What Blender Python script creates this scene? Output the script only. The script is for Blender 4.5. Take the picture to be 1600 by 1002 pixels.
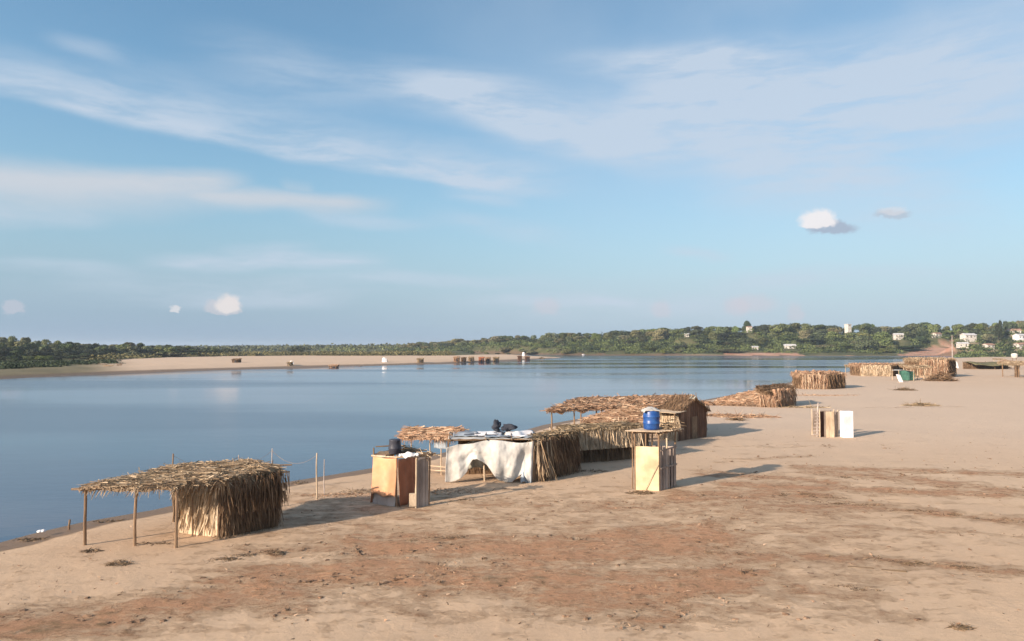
import bpy, math, random
import numpy as np
from mathutils import Vector, Matrix, noise as mnoise

random.seed(7)
RNG = np.random.default_rng(11)
SC = bpy.context.scene
COL = SC.collection
for o in list(bpy.data.objects):
    bpy.data.objects.remove(o)

# ------------------------------------------------------------------ camera
F = 1100.0          # focal length in photo pixels (1600 wide)
HOR = 543.0         # horizon row
CAMH = 7.7
PITCH = math.atan((HOR - 501.0) / F)
cam = bpy.data.cameras.new("camera")
cam.sensor_width = 36.0
cam.lens = F / 1600.0 * 36.0
cam.clip_start = 0.1
cam.clip_end = 20000
camo = bpy.data.objects.new("camera", cam)
COL.objects.link(camo)
camo.location = (0, 0, CAMH)
camo.rotation_euler = (math.pi / 2 + PITCH, 0, 0)
SC.camera = camo
SC.render.resolution_x = 1024
SC.render.resolution_y = 641

# ------------------------------------------------------------------ light, view
SUN_EL = math.radians(19.5)
SUN_AZ = math.atan2(-0.78, -0.62)           # clockwise from +Y
sun_dir = Vector((math.sin(SUN_AZ) * math.cos(SUN_EL), math.cos(SUN_AZ) * math.cos(SUN_EL), math.sin(SUN_EL)))
sl = bpy.data.lights.new("sun", 'SUN')
sl.energy = 5.0
sl.angle = math.radians(0.5)
sl.color = (1.0, 0.83, 0.66)
so = bpy.data.objects.new("sun", sl)
COL.objects.link(so)
so.location = (-60, -50, 40)
so.rotation_euler = sun_dir.to_track_quat('Z', 'Y').to_euler()
SC.view_settings.view_transform = 'Standard'
SC.view_settings.look = 'None'
SC.view_settings.gamma = 1.0
SC.view_settings.exposure = 0.71
SKY_S = 0.1


def ray(px, py):
    u = (px - 800.0) / F
    v = (501.0 - py) / F
    return Vector((u, math.cos(PITCH) - v * math.sin(PITCH), math.sin(PITCH) + v * math.cos(PITCH)))


def G(px, py, z=0.0):
    """point of the plane z seen at photo pixel"""
    d = ray(px, py)
    t = (z - CAMH) / d.z
    return Vector((d.x * t, d.y * t, z))


def P(px, py, Y):
    d = ray(px, py)
    t = Y / d.y
    return Vector((d.x * t, Y, CAMH + d.z * t))


# ------------------------------------------------------------------ world: sky with clouds
def build_world():
    w = bpy.data.worlds.new("World")
    SC.world = w
    w.use_nodes = True
    nt = w.node_tree
    nt.nodes.clear()
    N, L = nt.nodes, nt.links

    def val(x):
        return x

    def math_(op, a, b=None, c=None, clamp=False):
        n = N.new('ShaderNodeMath')
        n.operation = op
        n.use_clamp = clamp
        for i, x in enumerate((a, b, c)):
            if x is None:
                continue
            if isinstance(x, (int, float)):
                n.inputs[i].default_value = x
            else:
                L.new(x, n.inputs[i])
        return n.outputs[0]

    def mr(x, a, b, c=0.0, d=1.0, smooth=True):
        n = N.new('ShaderNodeMapRange')
        n.interpolation_type = 'SMOOTHSTEP' if smooth else 'LINEAR'
        L.new(x, n.inputs[0])
        for i, q in enumerate((a, b, c, d)):
            n.inputs[i + 1].default_value = q
        return n.outputs[0]

    out = N.new('ShaderNodeOutputWorld')
    bg = N.new('ShaderNodeBackground')
    bg.inputs[1].default_value = SKY_S
    L.new(bg.outputs[0], out.inputs[0])
    sky = N.new('ShaderNodeTexSky')
    sky.sky_type = 'NISHITA'
    sky.sun_disc = False
    sky.sun_elevation = SUN_EL
    sky.sun_rotation = SUN_AZ
    sky.altitude = 100
    sky.air_density = 1.0
    sky.dust_density = 1.0
    sky.ozone_density = 1.2
    geo = N.new('ShaderNodeTexCoord')
    sep = N.new('ShaderNodeSeparateXYZ')
    L.new(geo.outputs['Generated'], sep.inputs[0])
    x, y, z = sep.outputs
    az = math_('ARCTAN2', x, y)
    el = math_('ARCSINE', z)
    comb = N.new('ShaderNodeCombineXYZ')
    L.new(az, comb.inputs[0]); L.new(el, comb.inputs[1])
    # warp
    def noise(vec, scale, detail, stretch=(1, 1, 1), rough=0.55, rot=0.0):
        mp = N.new('ShaderNodeMapping')
        mp.inputs['Scale'].default_value = stretch
        mp.inputs['Rotation'].default_value = (0, 0, rot)
        L.new(vec, mp.inputs[0])
        n = N.new('ShaderNodeTexNoise')
        n.inputs['Scale'].default_value = scale
        n.inputs['Detail'].default_value = detail
        n.inputs['Roughness'].default_value = rough
        L.new(mp.outputs[0], n.inputs['Vector'])
        return n
    wn = noise(comb.outputs[0], 3.2, 6, (1, 2.2, 1), 0.5)
    wsub = N.new('ShaderNodeVectorMath'); wsub.operation = 'SUBTRACT'
    L.new(wn.outputs['Color'], wsub.inputs[0]); wsub.inputs[1].default_value = (0.5, 0.5, 0.5)
    wsc = N.new('ShaderNodeVectorMath'); wsc.operation = 'MULTIPLY'
    L.new(wsub.outputs[0], wsc.inputs[0]); wsc.inputs[1].default_value = (0.07, 0.055, 0)
    wadd = N.new('ShaderNodeVectorMath'); wadd.operation = 'ADD'
    L.new(comb.outputs[0], wadd.inputs[0]); L.new(wsc.outputs[0], wadd.inputs[1])
    wv = wadd.outputs[0]
    # small warp for the heaps of cumulus
    wn2 = noise(comb.outputs[0], 52, 7, (1, 1.2, 1), 0.72)
    s2 = N.new('ShaderNodeVectorMath'); s2.operation = 'SUBTRACT'
    L.new(wn2.outputs['Color'], s2.inputs[0]); s2.inputs[1].default_value = (0.5, 0.5, 0.5)
    m2 = N.new('ShaderNodeVectorMath'); m2.operation = 'MULTIPLY'
    L.new(s2.outputs[0], m2.inputs[0]); m2.inputs[1].default_value = (0.024, 0.020, 0)
    a2 = N.new('ShaderNodeVectorMath'); a2.operation = 'ADD'
    L.new(comb.outputs[0], a2.inputs[0]); L.new(m2.outputs[0], a2.inputs[1])
    cv = a2.outputs[0]

    def azel(px, py):
        d = ray(px, py).normalized()
        return math.atan2(d.x, d.y), math.asin(d.z)

    def band(vec, p1, p2, up, lo, fade=0.35, taper=0.0):
        """soft streak of cloud from p1 to p2; up / lo = soft widths (radians) above and below its axis"""
        a = azel(*p1); b = azel(*p2)
        dx, dy = b[0] - a[0], b[1] - a[1]
        ln = math.hypot(dx, dy)
        ux, uy = dx / ln, dy / ln
        def dot(cx, cy, c0):
            n = N.new('ShaderNodeVectorMath'); n.operation = 'DOT_PRODUCT'
            L.new(vec, n.inputs[0]); n.inputs[1].default_value = (cx, cy, 0)
            return math_('ADD', n.outputs['Value'], c0)
        s = dot(ux / ln, uy / ln, -(a[0] * ux + a[1] * uy) / ln)
        d = dot(-uy, ux, (a[0] * uy - a[1] * ux))
        if taper:
            wdt = math_('MULTIPLY_ADD', s, taper, 1.0 - taper * 0.5)
            d = math_('DIVIDE', d, math_('MAXIMUM', wdt, 0.1))
        m1 = mr(d, up, 0.0)
        m3 = mr(d, -lo, 0.0)
        e1 = mr(s, 0.0, fade)
        e2 = mr(s, 1.0, 1.0 - fade)
        return math_('MULTIPLY', math_('MULTIPLY', m1, m3), math_('MULTIPLY', e1, e2))

    fib = noise(wv, 7.0, 8, (1, 5.5, 1), 0.62, rot=math.radians(12))
    fibm = mr(fib.outputs[0], 0.32, 0.64, 0.45, 1.22)
    big = noise(wv, 2.6, 4, (1, 1.6, 1), 0.5)
    bigm = mr(big.outputs[0], 0.3, 0.65, 0.35, 1.0)

    R = 1 / 1100.0
    thin = None
    els = [
        # p1, p2, up, lo, fade, taper, opacity
        ((-330, 34), (960, 300), 62 * R, 20 * R, 0.24, 0.15, 0.74),
        ((40, 92), (620, 205), 60 * R, 26 * R, 0.4, 0.0, 0.30),
        ((560, 120), (1110, 238), 78 * R, 52 * R, 0.35, 0.2, 0.56),
        ((700, 180), (1080, 250), 40 * R, 40 * R, 0.4, 0.0, 0.34),
        ((240, 50), (900, 170), 60 * R, 60 * R, 0.35, 0.2, 0.36),
        ((40, 50), (220, 95), 20 * R, 20 * R, 0.45, 0.0, 0.28),
        ((660, 290), (840, 312), 26 * R, 22 * R, 0.4, 0.0, 0.42),
        ((620, 330), (940, 385), 35 * R, 30 * R, 0.4, 0.0, 0.26),
        ((820, 95), (1300, 62), 34 * R, 30 * R, 0.4, 0.2, 0.40),
        ((880, 150), (1780, 80), 110 * R, 130 * R, 0.3, 0.2, 0.80),
        ((1000, 230), (1650, 330), 80 * R, 90 * R, 0.35, 0.0, 0.44),
        ((1020, 392), (1170, 408), 14 * R, 12 * R, 0.4, 0.0, 0.40),
        ((205, 404), (630, 416), 20 * R, 14 * R, 0.25, 0.0, 0.66),
        ((-100, 406), (250, 418), 14 * R, 20 * R, 0.4, 0.0, 0.34),
        ((-100, 332), (200, 340), 16 * R, 22 * R, 0.4, 0.0, 0.45),
        ((420, 338), (700, 358), 22 * R, 18 * R, 0.4, 0.0, 0.40),
        ((560, 470), (1500, 470), 60 * R, 60 * R, 0.4, 0.0, 0.30),
        ((-100, 440), (700, 446), 40 * R, 40 * R, 0.4, 0.0, 0.30),
        ((300, 392), (520, 396), 16 * R, 14 * R, 0.4, 0.0, 0.42),
        ((440, 432), (900, 440), 16 * R, 14 * R, 0.4, 0.0, 0.34),
        ((660, 462), (1180, 470), 18 * R, 18 * R, 0.4, 0.0, 0.36),
        ((1050, 440), (1560, 428), 22 * R, 20 * R, 0.4, 0.0, 0.34),
        ((120, 470), (640, 462), 22 * R, 18 * R, 0.4, 0.0, 0.26),
    ]
    for p1, p2, up, lo, fd, tp, op in els:
        b = math_('MULTIPLY', band(wv, p1, p2, up, lo, fd, tp), op)
        thin = b if thin is None else math_('ADD', thin, b)
    thin = math_('MULTIPLY', thin, fibm)
    # general thin veil towards the right and upwards
    veil = math_('MULTIPLY', mr(az, -0.45, 0.5, 0.04, 0.55), bigm)
    thin = math_('ADD', thin, math_('MULTIPLY', veil, mr(el, 0.05, 0.3, 0.35, 0.9)))
    thin = math_('MINIMUM', thin, 0.86)
    low = None
    for p1, p2, up, lo, fd, tp, op in [
        ((-260, 266), (400, 292), 32 * R, 66 * R, 0.16, -0.45, 0.92),
        ((180, 306), (640, 322), 26 * R, 26 * R, 0.30, -0.3, 0.88),
        ((420, 296), (490, 300), 20 * R, 14 * R, 0.3, 0.0, 0.35),
    ]:
        b = math_('MULTIPLY', band(wv, p1, p2, up, lo, fd, tp), op)
        low = b if low is None else math_('MAXIMUM', low, b)
    low = math_('MULTIPLY', low, mr(fib.outputs[0], 0.25, 0.6, 0.72, 1.1), clamp=True)

    def mix(fac, a, b):
        n = N.new('ShaderNodeMix'); n.data_type = 'RGBA'
        if isinstance(fac, (int, float)):
            n.inputs[0].default_value = fac
        else:
            L.new(fac, n.inputs[0])
        for i, q in ((6, a), (7, b)):
            if isinstance(q, tuple):
                n.inputs[i].default_value = (*q, 1)
            else:
                L.new(q, n.inputs[i])
        return n.outputs[2]

    K = CLOUD_K
    col = sky.outputs[0]
    hs = N.new('ShaderNodeHueSaturation')
    hs.inputs['Hue'].default_value = SKY_HUE
    hs.inputs['Saturation'].default_value = SKY_SAT
    hs.inputs['Value'].default_value = SKY_VAL
    L.new(col, hs.inputs['Color'])
    col = hs.outputs[0]
    # thin high veil evens the sky out towards the right
    gm = N.new('ShaderNodeVectorMath'); gm.operation = 'SCALE'
    L.new(col, gm.inputs[0]); L.new(math_('MULTIPLY', mr(az, -0.5, 0.55, 1.06, 0.90, False), mr(el, 0.05, 0.32, 0.86, 1.08, False)), gm.inputs['Scale'])
    col = gm.outputs[0]
    # the far air near the horizon, bluer on the left
    hz = mr(el, 0.0, 0.24, 0.85, 0.0)
    hcol = mix(mr(az, -0.6, 0.5), tuple(k * K for k in (0.25, 0.405, 0.60)), tuple(k * K for k in (0.40, 0.56, 0.73)))
    col = mix(hz, col, hcol)
    col = mix(thin, col, tuple(k * K for k in (0.57, 0.655, 0.77)))
    col = mix(low, col, tuple(k * K for k in (0.575, 0.63, 0.70)))
    # cumulus: white heads and grey feet
    def cum(p1, p2, up, lo, op, c, sharp=0.6, fade=0.5):
        nonlocal col
        b = band(cv, p1, p2, up, lo, fade)
        b = mr(b, 0.10, 0.10 + sharp * 0.8, 0.0, op)
        col = mix(b, col, tuple(k * K for k in c))
    cum((1240, 356), (1362, 357), 16 * R, 14 * R, 0.8, (0.38, 0.43, 0.54))
    cum((1234, 352), (1322, 347), 30 * R, 10 * R, 0.95, (0.88, 0.85, 0.86), 0.55)
    cum((1350, 335), (1440, 338), 12 * R, 7 * R, 0.6, (0.46, 0.50, 0.58), 0.6)
    cum((1360, 332), (1432, 330), 12 * R, 7 * R, 0.55, (0.72, 0.72, 0.76), 0.6)
    cum((303, 484), (392, 486), 24 * R, 9 * R, 0.6, (0.64, 0.62, 0.66), 0.4)
    cum((328, 481), (386, 482), 30 * R, 9 * R, 0.95, (0.80, 0.75, 0.74), 0.55)
    cum((260, 485), (288, 485), 8 * R, 4 * R, 0.8, (0.75, 0.74, 0.76))
    cum((-5, 486), (48, 480), 16 * R, 10 * R, 0.55, (0.58, 0.58, 0.66), 0.5)
    for q in ((855, 474, 36), (1033, 478, 26), (1150, 476, 34), (1243, 484, 22), (1180, 470, 60)):
        cum((q[0] - q[2], q[1] + 6), (q[0] + q[2], q[1] + 6), 26 * R, 20 * R, 0.38, (0.66, 0.60, 0.66), 0.8)
    L.new(col, bg.inputs[0])


CLOUD_K = 6.3
SKY_HUE, SKY_SAT, SKY_VAL = 0.490, 1.18, 1.04
build_world()


# ------------------------------------------------------------------ materials
def new_mat(name):
    m = bpy.data.materials.new(name)
    m.use_nodes = True
    nt = m.node_tree
    b = nt.nodes['Principled BSDF']
    return m, nt, b


def link(nt, a, b):
    nt.links.new(a, b)


def nmix(nt, fac, a, b, mode='MIX'):
    n = nt.nodes.new('ShaderNodeMix'); n.data_type = 'RGBA'; n.blend_type = mode
    for i, q in ((0, fac), (6, a), (7, b)):
        if isinstance(q, (int, float)):
            n.inputs[i].default_value = q
        elif isinstance(q, tuple):
            n.inputs[i].default_value = (*q, 1)
        else:
            nt.links.new(q, n.inputs[i])
    return n.outputs[2]


def nnoise(nt, scale, detail=5, rough=0.6, stretch=(1, 1, 1), vec=None, rot=(0, 0, 0), dist=0.0):
    if vec is None:
        tc = nt.nodes.new('ShaderNodeTexCoord'); vec = tc.outputs['Object']
    mp = nt.nodes.new('ShaderNodeMapping')
    mp.inputs['Scale'].default_value = stretch
    mp.inputs['Rotation'].default_value = rot
    nt.links.new(vec, mp.inputs[0])
    n = nt.nodes.new('ShaderNodeTexNoise')
    n.inputs['Scale'].default_value = scale
    n.inputs['Detail'].default_value = detail
    n.inputs['Roughness'].default_value = rough
    n.inputs['Distortion'].default_value = dist
    nt.links.new(mp.outputs[0], n.inputs['Vector'])
    return n.outputs[0]


def nmr(nt, x, a, b, c=0.0, d=1.0, smooth=True):
    n = nt.nodes.new('ShaderNodeMapRange')
    n.interpolation_type = 'SMOOTHSTEP' if smooth else 'LINEAR'
    nt.links.new(x, n.inputs[0])
    for i, q in enumerate((a, b, c, d)):
        n.inputs[i + 1].default_value = q
    return n.outputs[0]


def nmath(nt, op, a, b=0.0, clamp=False):
    n = nt.nodes.new('ShaderNodeMath'); n.operation = op; n.use_clamp = clamp
    for i, q in ((0, a), (1, b)):
        if isinstance(q, (int, float)):
            n.inputs[i].default_value = q
        else:
            nt.links.new(q, n.inputs[i])
    return n.outputs[0]


def fibre(name, c1, c2, c3=None, rough=0.9, nscale=6.0, stretch=(1, 1, 0.25), translucent=False):
    """dry leaf / wood / cloth: two tones by noise, a third tone on some islands (leaf by leaf)"""
    m, nt, b = new_mat(name)
    n = nnoise(nt, nscale, 5, 0.65, stretch)
    col = nmix(nt, nmr(nt, n, 0.3, 0.7), c1, c2)
    g = nt.nodes.new('ShaderNodeNewGeometry')
    if c3 is not None:
        col = nmix(nt, nmr(nt, g.outputs['Random Per Island'], 0.55, 1.0), col, c3)
    big = nnoise(nt, 0.9, 3, 0.5)
    col = nmix(nt, 0.5, col, nmix(nt, nmr(nt, big, 0.3, 0.7), (0.55, 0.5, 0.48), (1.3, 1.3, 1.3)), 'MULTIPLY')
    n2 = nt.nodes.new('ShaderNodeBump')
    n2.inputs['Strength'].default_value = 0.35
    n2.inputs['Distance'].default_value = 0.03
    nt.links.new(nnoise(nt, nscale * 5, 4, 0.6, stretch), n2.inputs['Height'])
    nt.links.new(n2.outputs[0], b.inputs['Normal'])
    nt.links.new(col, b.inputs['Base Color'])
    b.inputs['Roughness'].default_value = rough
    b.inputs['Specular IOR Level'].default_value = 0.2
    return m


M = {}
M['straw'] = fibre('dry_straw', (0.38, 0.285, 0.185), (0.23, 0.16, 0.105), (0.54, 0.43, 0.30))
M['straw_pale'] = fibre('pale_palm_mat', (0.66, 0.54, 0.39), (0.50, 0.39, 0.27), (0.42, 0.31, 0.2), nscale=3)
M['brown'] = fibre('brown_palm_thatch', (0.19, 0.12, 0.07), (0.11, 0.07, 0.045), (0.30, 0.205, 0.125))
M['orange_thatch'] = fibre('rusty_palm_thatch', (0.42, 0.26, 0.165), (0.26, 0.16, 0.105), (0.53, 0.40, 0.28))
M['grey_thatch'] = fibre('grey_olive_thatch', (0.30, 0.225, 0.14), (0.18, 0.13, 0.08), (0.47, 0.37, 0.25))
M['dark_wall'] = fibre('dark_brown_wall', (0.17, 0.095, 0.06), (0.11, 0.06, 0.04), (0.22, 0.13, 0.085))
M['wood'] = fibre('weathered_wood', (0.28, 0.19, 0.12), (0.17, 0.11, 0.07), (0.36, 0.26, 0.17), nscale=9, stretch=(3, 3, 0.4))
M['wood_pale'] = fibre('pale_wood', (0.58, 0.47, 0.34), (0.44, 0.33, 0.23), None, nscale=9, stretch=(3, 3, 0.4))
M['wood_grey'] = fibre('grey_boards', (0.33, 0.27, 0.23), (0.24, 0.19, 0.16), (0.40, 0.33, 0.28), nscale=8, stretch=(3, 3, 0.3))
M['pole_grey'] = fibre('bleached_pole', (0.50, 0.44, 0.40), (0.36, 0.31, 0.28), None, nscale=12)
M['clay_cloth'] = fibre('clay_orange_cloth', (0.66, 0.32, 0.17), (0.58, 0.36, 0.22), None, nscale=1.3, stretch=(1, 1, 1))
M['rust_cloth'] = fibre('rust_brown_cloth', (0.48, 0.20, 0.11), (0.38, 0.16, 0.09), None, nscale=1.3, stretch=(1, 1, 0.3))
M['grey_cloth'] = fibre('dull_grey_cloth', (0.40, 0.33, 0.29), (0.30, 0.25, 0.23), None, nscale=2, stretch=(1, 1, 1))
M['tarp'] = fibre('off_white_tarpaulin', (0.55, 0.54, 0.51), (0.42, 0.41, 0.39), None, rough=0.75, nscale=1.6, stretch=(1, 1, 1))
M['tarp_grey'] = fibre('grey_green_tarpaulin', (0.42, 0.41, 0.34), (0.32, 0.31, 0.27), None, rough=0.75, nscale=2, stretch=(1, 1, 1))
M['tarp_blue'] = fibre('grey_blue_tarpaulin', (0.36, 0.41, 0.46), (0.25, 0.29, 0.33), None, rough=0.7, nscale=2, stretch=(1, 1, 1))
M['plastic_dark'] = fibre('dark_slate_plastic', (0.06, 0.065, 0.085), (0.04, 0.04, 0.055), None, rough=0.45, nscale=2, stretch=(1, 1, 1))
M['black_cloth'] = fibre('black_cloth', (0.03, 0.035, 0.05), (0.05, 0.055, 0.07), None, nscale=2)
M['white'] = fibre('white_paint', (0.86, 0.86, 0.88), (0.76, 0.76, 0.78), None, rough=0.5, nscale=1.5, stretch=(1, 1, 1))
M['yellow_sheet'] = fibre('pale_yellow_sheet', (0.68, 0.56, 0.36), (0.54, 0.43, 0.27), None, rough=0.7, nscale=1.4, stretch=(1, 1, 1))
M['dark_open'] = fibre('opening_shade', (0.09, 0.04, 0.03), (0.06, 0.03, 0.02), None)  # near-black tone painted for the shade inside openings
M['green_cloth'] = fibre('green_netting', (0.04, 0.12, 0.095), (0.07, 0.17, 0.13), None, nscale=2)
M['olive_tarp'] = fibre('olive_tarpaulin', (0.13, 0.12, 0.06), (0.18, 0.16, 0.09), None, nscale=2)
M['plaster'] = fibre('whitewash', (0.62, 0.59, 0.54), (0.48, 0.45, 0.41), None, nscale=0.5, stretch=(1, 1, 1))
M['roof_tile'] = fibre('clay_roof', (0.45, 0.28, 0.20), (0.33, 0.20, 0.15), None, nscale=1, stretch=(1, 1, 1))
M['roof_sheet'] = fibre('metal_roof', (0.66, 0.66, 0.66), (0.52, 0.51, 0.50), None, rough=0.5, nscale=0.6, stretch=(1, 1, 1))
M['window_dark'] = fibre('dark_window', (0.04, 0.04, 0.05), (0.06, 0.06, 0.06), None, rough=0.3)
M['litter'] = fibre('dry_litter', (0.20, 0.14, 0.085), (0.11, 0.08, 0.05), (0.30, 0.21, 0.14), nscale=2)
M['litter_red'] = fibre('dry_litter_red', (0.40, 0.25, 0.16), (0.26, 0.16, 0.10), (0.50, 0.36, 0.25), nscale=2)
M['clod'] = fibre('earth_clod', (0.22, 0.14, 0.09), (0.15, 0.095, 0.06), (0.30, 0.2, 0.13), nscale=3)
M['bark'] = fibre('bark', (0.16, 0.12, 0.09), (0.09, 0.07, 0.05), None, nscale=2)
m, nt, b = new_mat('blue_plastic')
b.inputs['Base Color'].default_value = (0.015, 0.10, 0.38, 1)
nt.links.new(nmix(nt, nmr(nt, nnoise(nt, 3), 0.3, 0.7), (0.008, 0.05, 0.22), (0.03, 0.10, 0.30)), b.inputs['Base Color'])
b.inputs['Roughness'].default_value = 0.38
M['blue'] = m


def leaf_mat(name, c1, c2, c3):
    m, nt, b = new_mat(name)
    g = nt.nodes.new('ShaderNodeNewGeometry')
    oi = nt.nodes.new('ShaderNodeObjectInfo')
    n = nnoise(nt, 0.35, 3, 0.6)
    col = nmix(nt, nmr(nt, n, 0.35, 0.65), c1, c2)
    col = nmix(nt, nmr(nt, g.outputs['Random Per Island'], 0.3, 1.0, 0, 0.8), col, c3)
    hs = nt.nodes.new('ShaderNodeHueSaturation')
    nt.links.new(nmr(nt, oi.outputs['Random'], 0, 1, 0.472, 0.522, False), hs.inputs['Hue'])
    rr = nmath(nt, 'FRACT', nmath(nt, 'MULTIPLY', oi.outputs['Random'], 7.31))
    nt.links.new(nmr(nt, rr, 0, 1, 0.6, 1.7, False), hs.inputs['Value'])
    r2 = nmath(nt, 'FRACT', nmath(nt, 'MULTIPLY', oi.outputs['Random'], 17.7))
    nt.links.new(nmr(nt, r2, 0, 1, 0.7, 1.1, False), hs.inputs['Saturation'])
    nt.links.new(col, hs.inputs['Color'])
    nt.links.new(hs.outputs[0], b.inputs['Base Color'])
    b.inputs['Roughness'].default_value = 0.75
    b.inputs['Specular IOR Level'].default_value = 0.25
    return m


M['leaf'] = leaf_mat('broad_leaves', (0.086, 0.108, 0.030), (0.048, 0.066, 0.020), (0.135, 0.155, 0.05))
M['leaf_dark'] = leaf_mat('dark_leaves', (0.030, 0.043, 0.018), (0.02, 0.028, 0.013), (0.05, 0.065, 0.027))
M['leaf_olive'] = leaf_mat('olive_leaves', (0.13, 0.125, 0.055), (0.085, 0.085, 0.035), (0.17, 0.16, 0.07))

# ------------------------------------------------------------------ helpers: meshes, things
def tag(o, label=None, cat=None, group=None, kind=None):
    if label: o['label'] = label
    if cat: o['category'] = cat
    if group: o['group'] = group
    if kind: o['kind'] = kind
    return o


def thing(name, label, cat, loc, group=None):
    o = bpy.data.objects.new(name, None)
    o.empty_display_size = 0.3
    COL.objects.link(o)
    o.location = loc
    return tag(o, label, cat, group)


def origin_of(o):
    v = Vector((0, 0, 0))
    while o is not None:
        v += Vector(o.location)
        o = o.parent
    return v


class MB:
    def __init__(self):
        self.v = []; self.f = []; self.n = 0

    def add(self, verts, faces):
        verts = np.asarray(verts, dtype=float).reshape(-1, 3)
        self.v.append(verts)
        k = self.n
        self.f.extend([tuple(int(i) + k for i in f) for f in faces])
        self.n += len(verts)

    def box(self, c, ax, ay, az):
        """box from centre and three half-axis vectors"""
        c, ax, ay, az = [Vector(q) for q in (c, ax, ay, az)]
        vs = [c + ax * i + ay * j + az * k for i in (-1, 1) for j in (-1, 1) for k in (-1, 1)]
        self.add([tuple(q) for q in vs], [(0, 1, 3, 2), (4, 6, 7, 5), (0, 4, 5, 1), (2, 3, 7, 6), (0, 2, 6, 4), (1, 5, 7, 3)])

    def board(self, p0, p1, width, thick, side=(0, 0, 1)):
        p0, p1 = Vector(p0), Vector(p1)
        d = p1 - p0
        s = Vector(side)
        s = (s - d * (s.dot(d) / d.length_squared)).normalized()
        t = d.cross(s).normalized()
        self.box((p0 + p1) / 2, d / 2, s * width / 2, t * thick / 2)

    def pole(self, p0, p1, r0=0.05, r1=None, seg=8, bend=0.03, steps=5):
        p0, p1 = Vector(p0), Vector(p1)
        if r1 is None: r1 = r0 * 0.8
        d = (p1 - p0)
        u = d.orthogonal().normalized()
        w = d.normalized().cross(u)
        off = Vector((random.uniform(-1, 1), random.uniform(-1, 1), 0)) * bend
        vs = []; fs = []
        for i in range(steps + 1):
            t = i / steps
            c = p0 + d * t + off * math.sin(math.pi * t) + Vector((random.uniform(-1, 1), random.uniform(-1, 1), 0)) * bend * 0.25
            r = (r0 + (r1 - r0) * t) * random.uniform(0.92, 1.08)
            for k in range(seg):
                a = 2 * math.pi * k / seg
                vs.append(tuple(c + (u * math.cos(a) + w * math.sin(a)) * r))
        for i in range(steps):
            for k in range(seg):
                a = i * seg + k; b2 = i * seg + (k + 1) % seg
                fs.append((a, b2, b2 + seg, a + seg))
        fs.append(tuple(range(seg - 1, -1, -1)))
        fs.append(tuple(range(steps * seg, steps * seg + seg)))
        self.add(vs, fs)

    def lathe(self, c, prof, seg=20, axis=None):
        c = Vector(c)
        q = (Vector(axis).to_track_quat('Z', 'Y') if axis is not None else None)
        vs = []; fs = []
        for r, z in prof:
            for k in range(seg):
                a = 2 * math.pi * k / seg
                p = Vector((r * math.cos(a), r * math.sin(a), z))
                if q: p = q @ p
                vs.append(tuple(c + p))
        for i in range(len(prof) - 1):
            for k in range(seg):
                a = i * seg + k; b2 = i * seg + (k + 1) % seg
                fs.append((a, b2, b2 + seg, a + seg))
        fs.append(tuple(range(seg - 1, -1, -1)))
        fs.append(tuple(range((len(prof) - 1) * seg, len(prof) * seg)))
        self.add(vs, fs)

    def sheet(self, fn, nu, nv, thick=0.0, keep=None):
        """surface fn(u, v); thick > 0 gives it a back side"""
        P0 = [[Vector(fn(i / nu, j / nv)) for j in range(nv + 1)] for i in range(nu + 1)]
        vs = [tuple(P0[i][j]) for i in range(nu + 1) for j in range(nv + 1)]
        idx = lambda i, j: i * (nv + 1) + j
        fs = []
        for i in range(nu):
            for j in range(nv):
                if keep is None or keep((i + .5) / nu, (j + .5) / nv):
                    fs.append((idx(i, j), idx(i + 1, j), idx(i + 1, j + 1), idx(i, j + 1)))
        if thick > 0:
            back = []
            for i in range(nu + 1):
                for j in range(nv + 1):
                    a = P0[min(i + 1, nu)][j] - P0[max(i - 1, 0)][j]
                    c = P0[i][min(j + 1, nv)] - P0[i][max(j - 1, 0)]
                    n = a.cross(c)
                    n = n.normalized() if n.length > 1e-9 else Vector((0, 0, 1))
                    back.append(tuple(P0[i][j] - n * thick))
            K = len(vs)
            fb = [tuple(q + K for q in reversed(f)) for f in fs]
            # rim
            edges = {}
            for f in fs:
                for a, b2 in zip(f, f[1:] + f[:1]):
                    if (b2, a) in edges: edges.pop((b2, a))
                    else: edges[(a, b2)] = 1
            rim = [(b2, a, a + K, b2 + K) for a, b2 in edges]
            self.add(vs + back, fs + fb + rim)
        else:
            self.add(vs, fs)

    def blades(self, base, direc, length, width, droop=0.3, seg=2):
        """many leaf strips: arrays base (n,3), direc (n,3), length (n), width (n)"""
        n = len(base)
        base = np.asarray(base, float); direc = np.asarray(direc, float)
        direc = direc / (np.linalg.norm(direc, axis=1, keepdims=True) + 1e-9)
        length = np.broadcast_to(np.asarray(length, float), (n,))
        width = np.broadcast_to(np.asarray(width, float), (n,))
        droop = np.broadcast_to(np.asarray(droop, float), (n,))
        rnd = RNG.normal(size=(n, 3))
        side = np.cross(direc, rnd); side /= (np.linalg.norm(side, axis=1, keepdims=True) + 1e-9)
        vs = np.zeros((n, 2 * (seg + 1), 3))
        for i in range(seg + 1):
            t = i / seg
            c = base + direc * (length * t)[:, None]
            c[:, 2] -= droop * length * t * t
            w = width * (1.0 - 0.75 * t)
            vs[:, 2 * i] = c - side * w[:, None] / 2
            vs[:, 2 * i + 1] = c + side * w[:, None] / 2
        k = self.n
        self.v.append(vs.reshape(-1, 3))
        m = 2 * (seg + 1)
        for q in range(n):
            o = k + q * m
            for i in range(seg):
                self.f.append((o + 2 * i, o + 2 * i + 1, o + 2 * i + 3, o + 2 * i + 2))
        self.n += n * m

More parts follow.
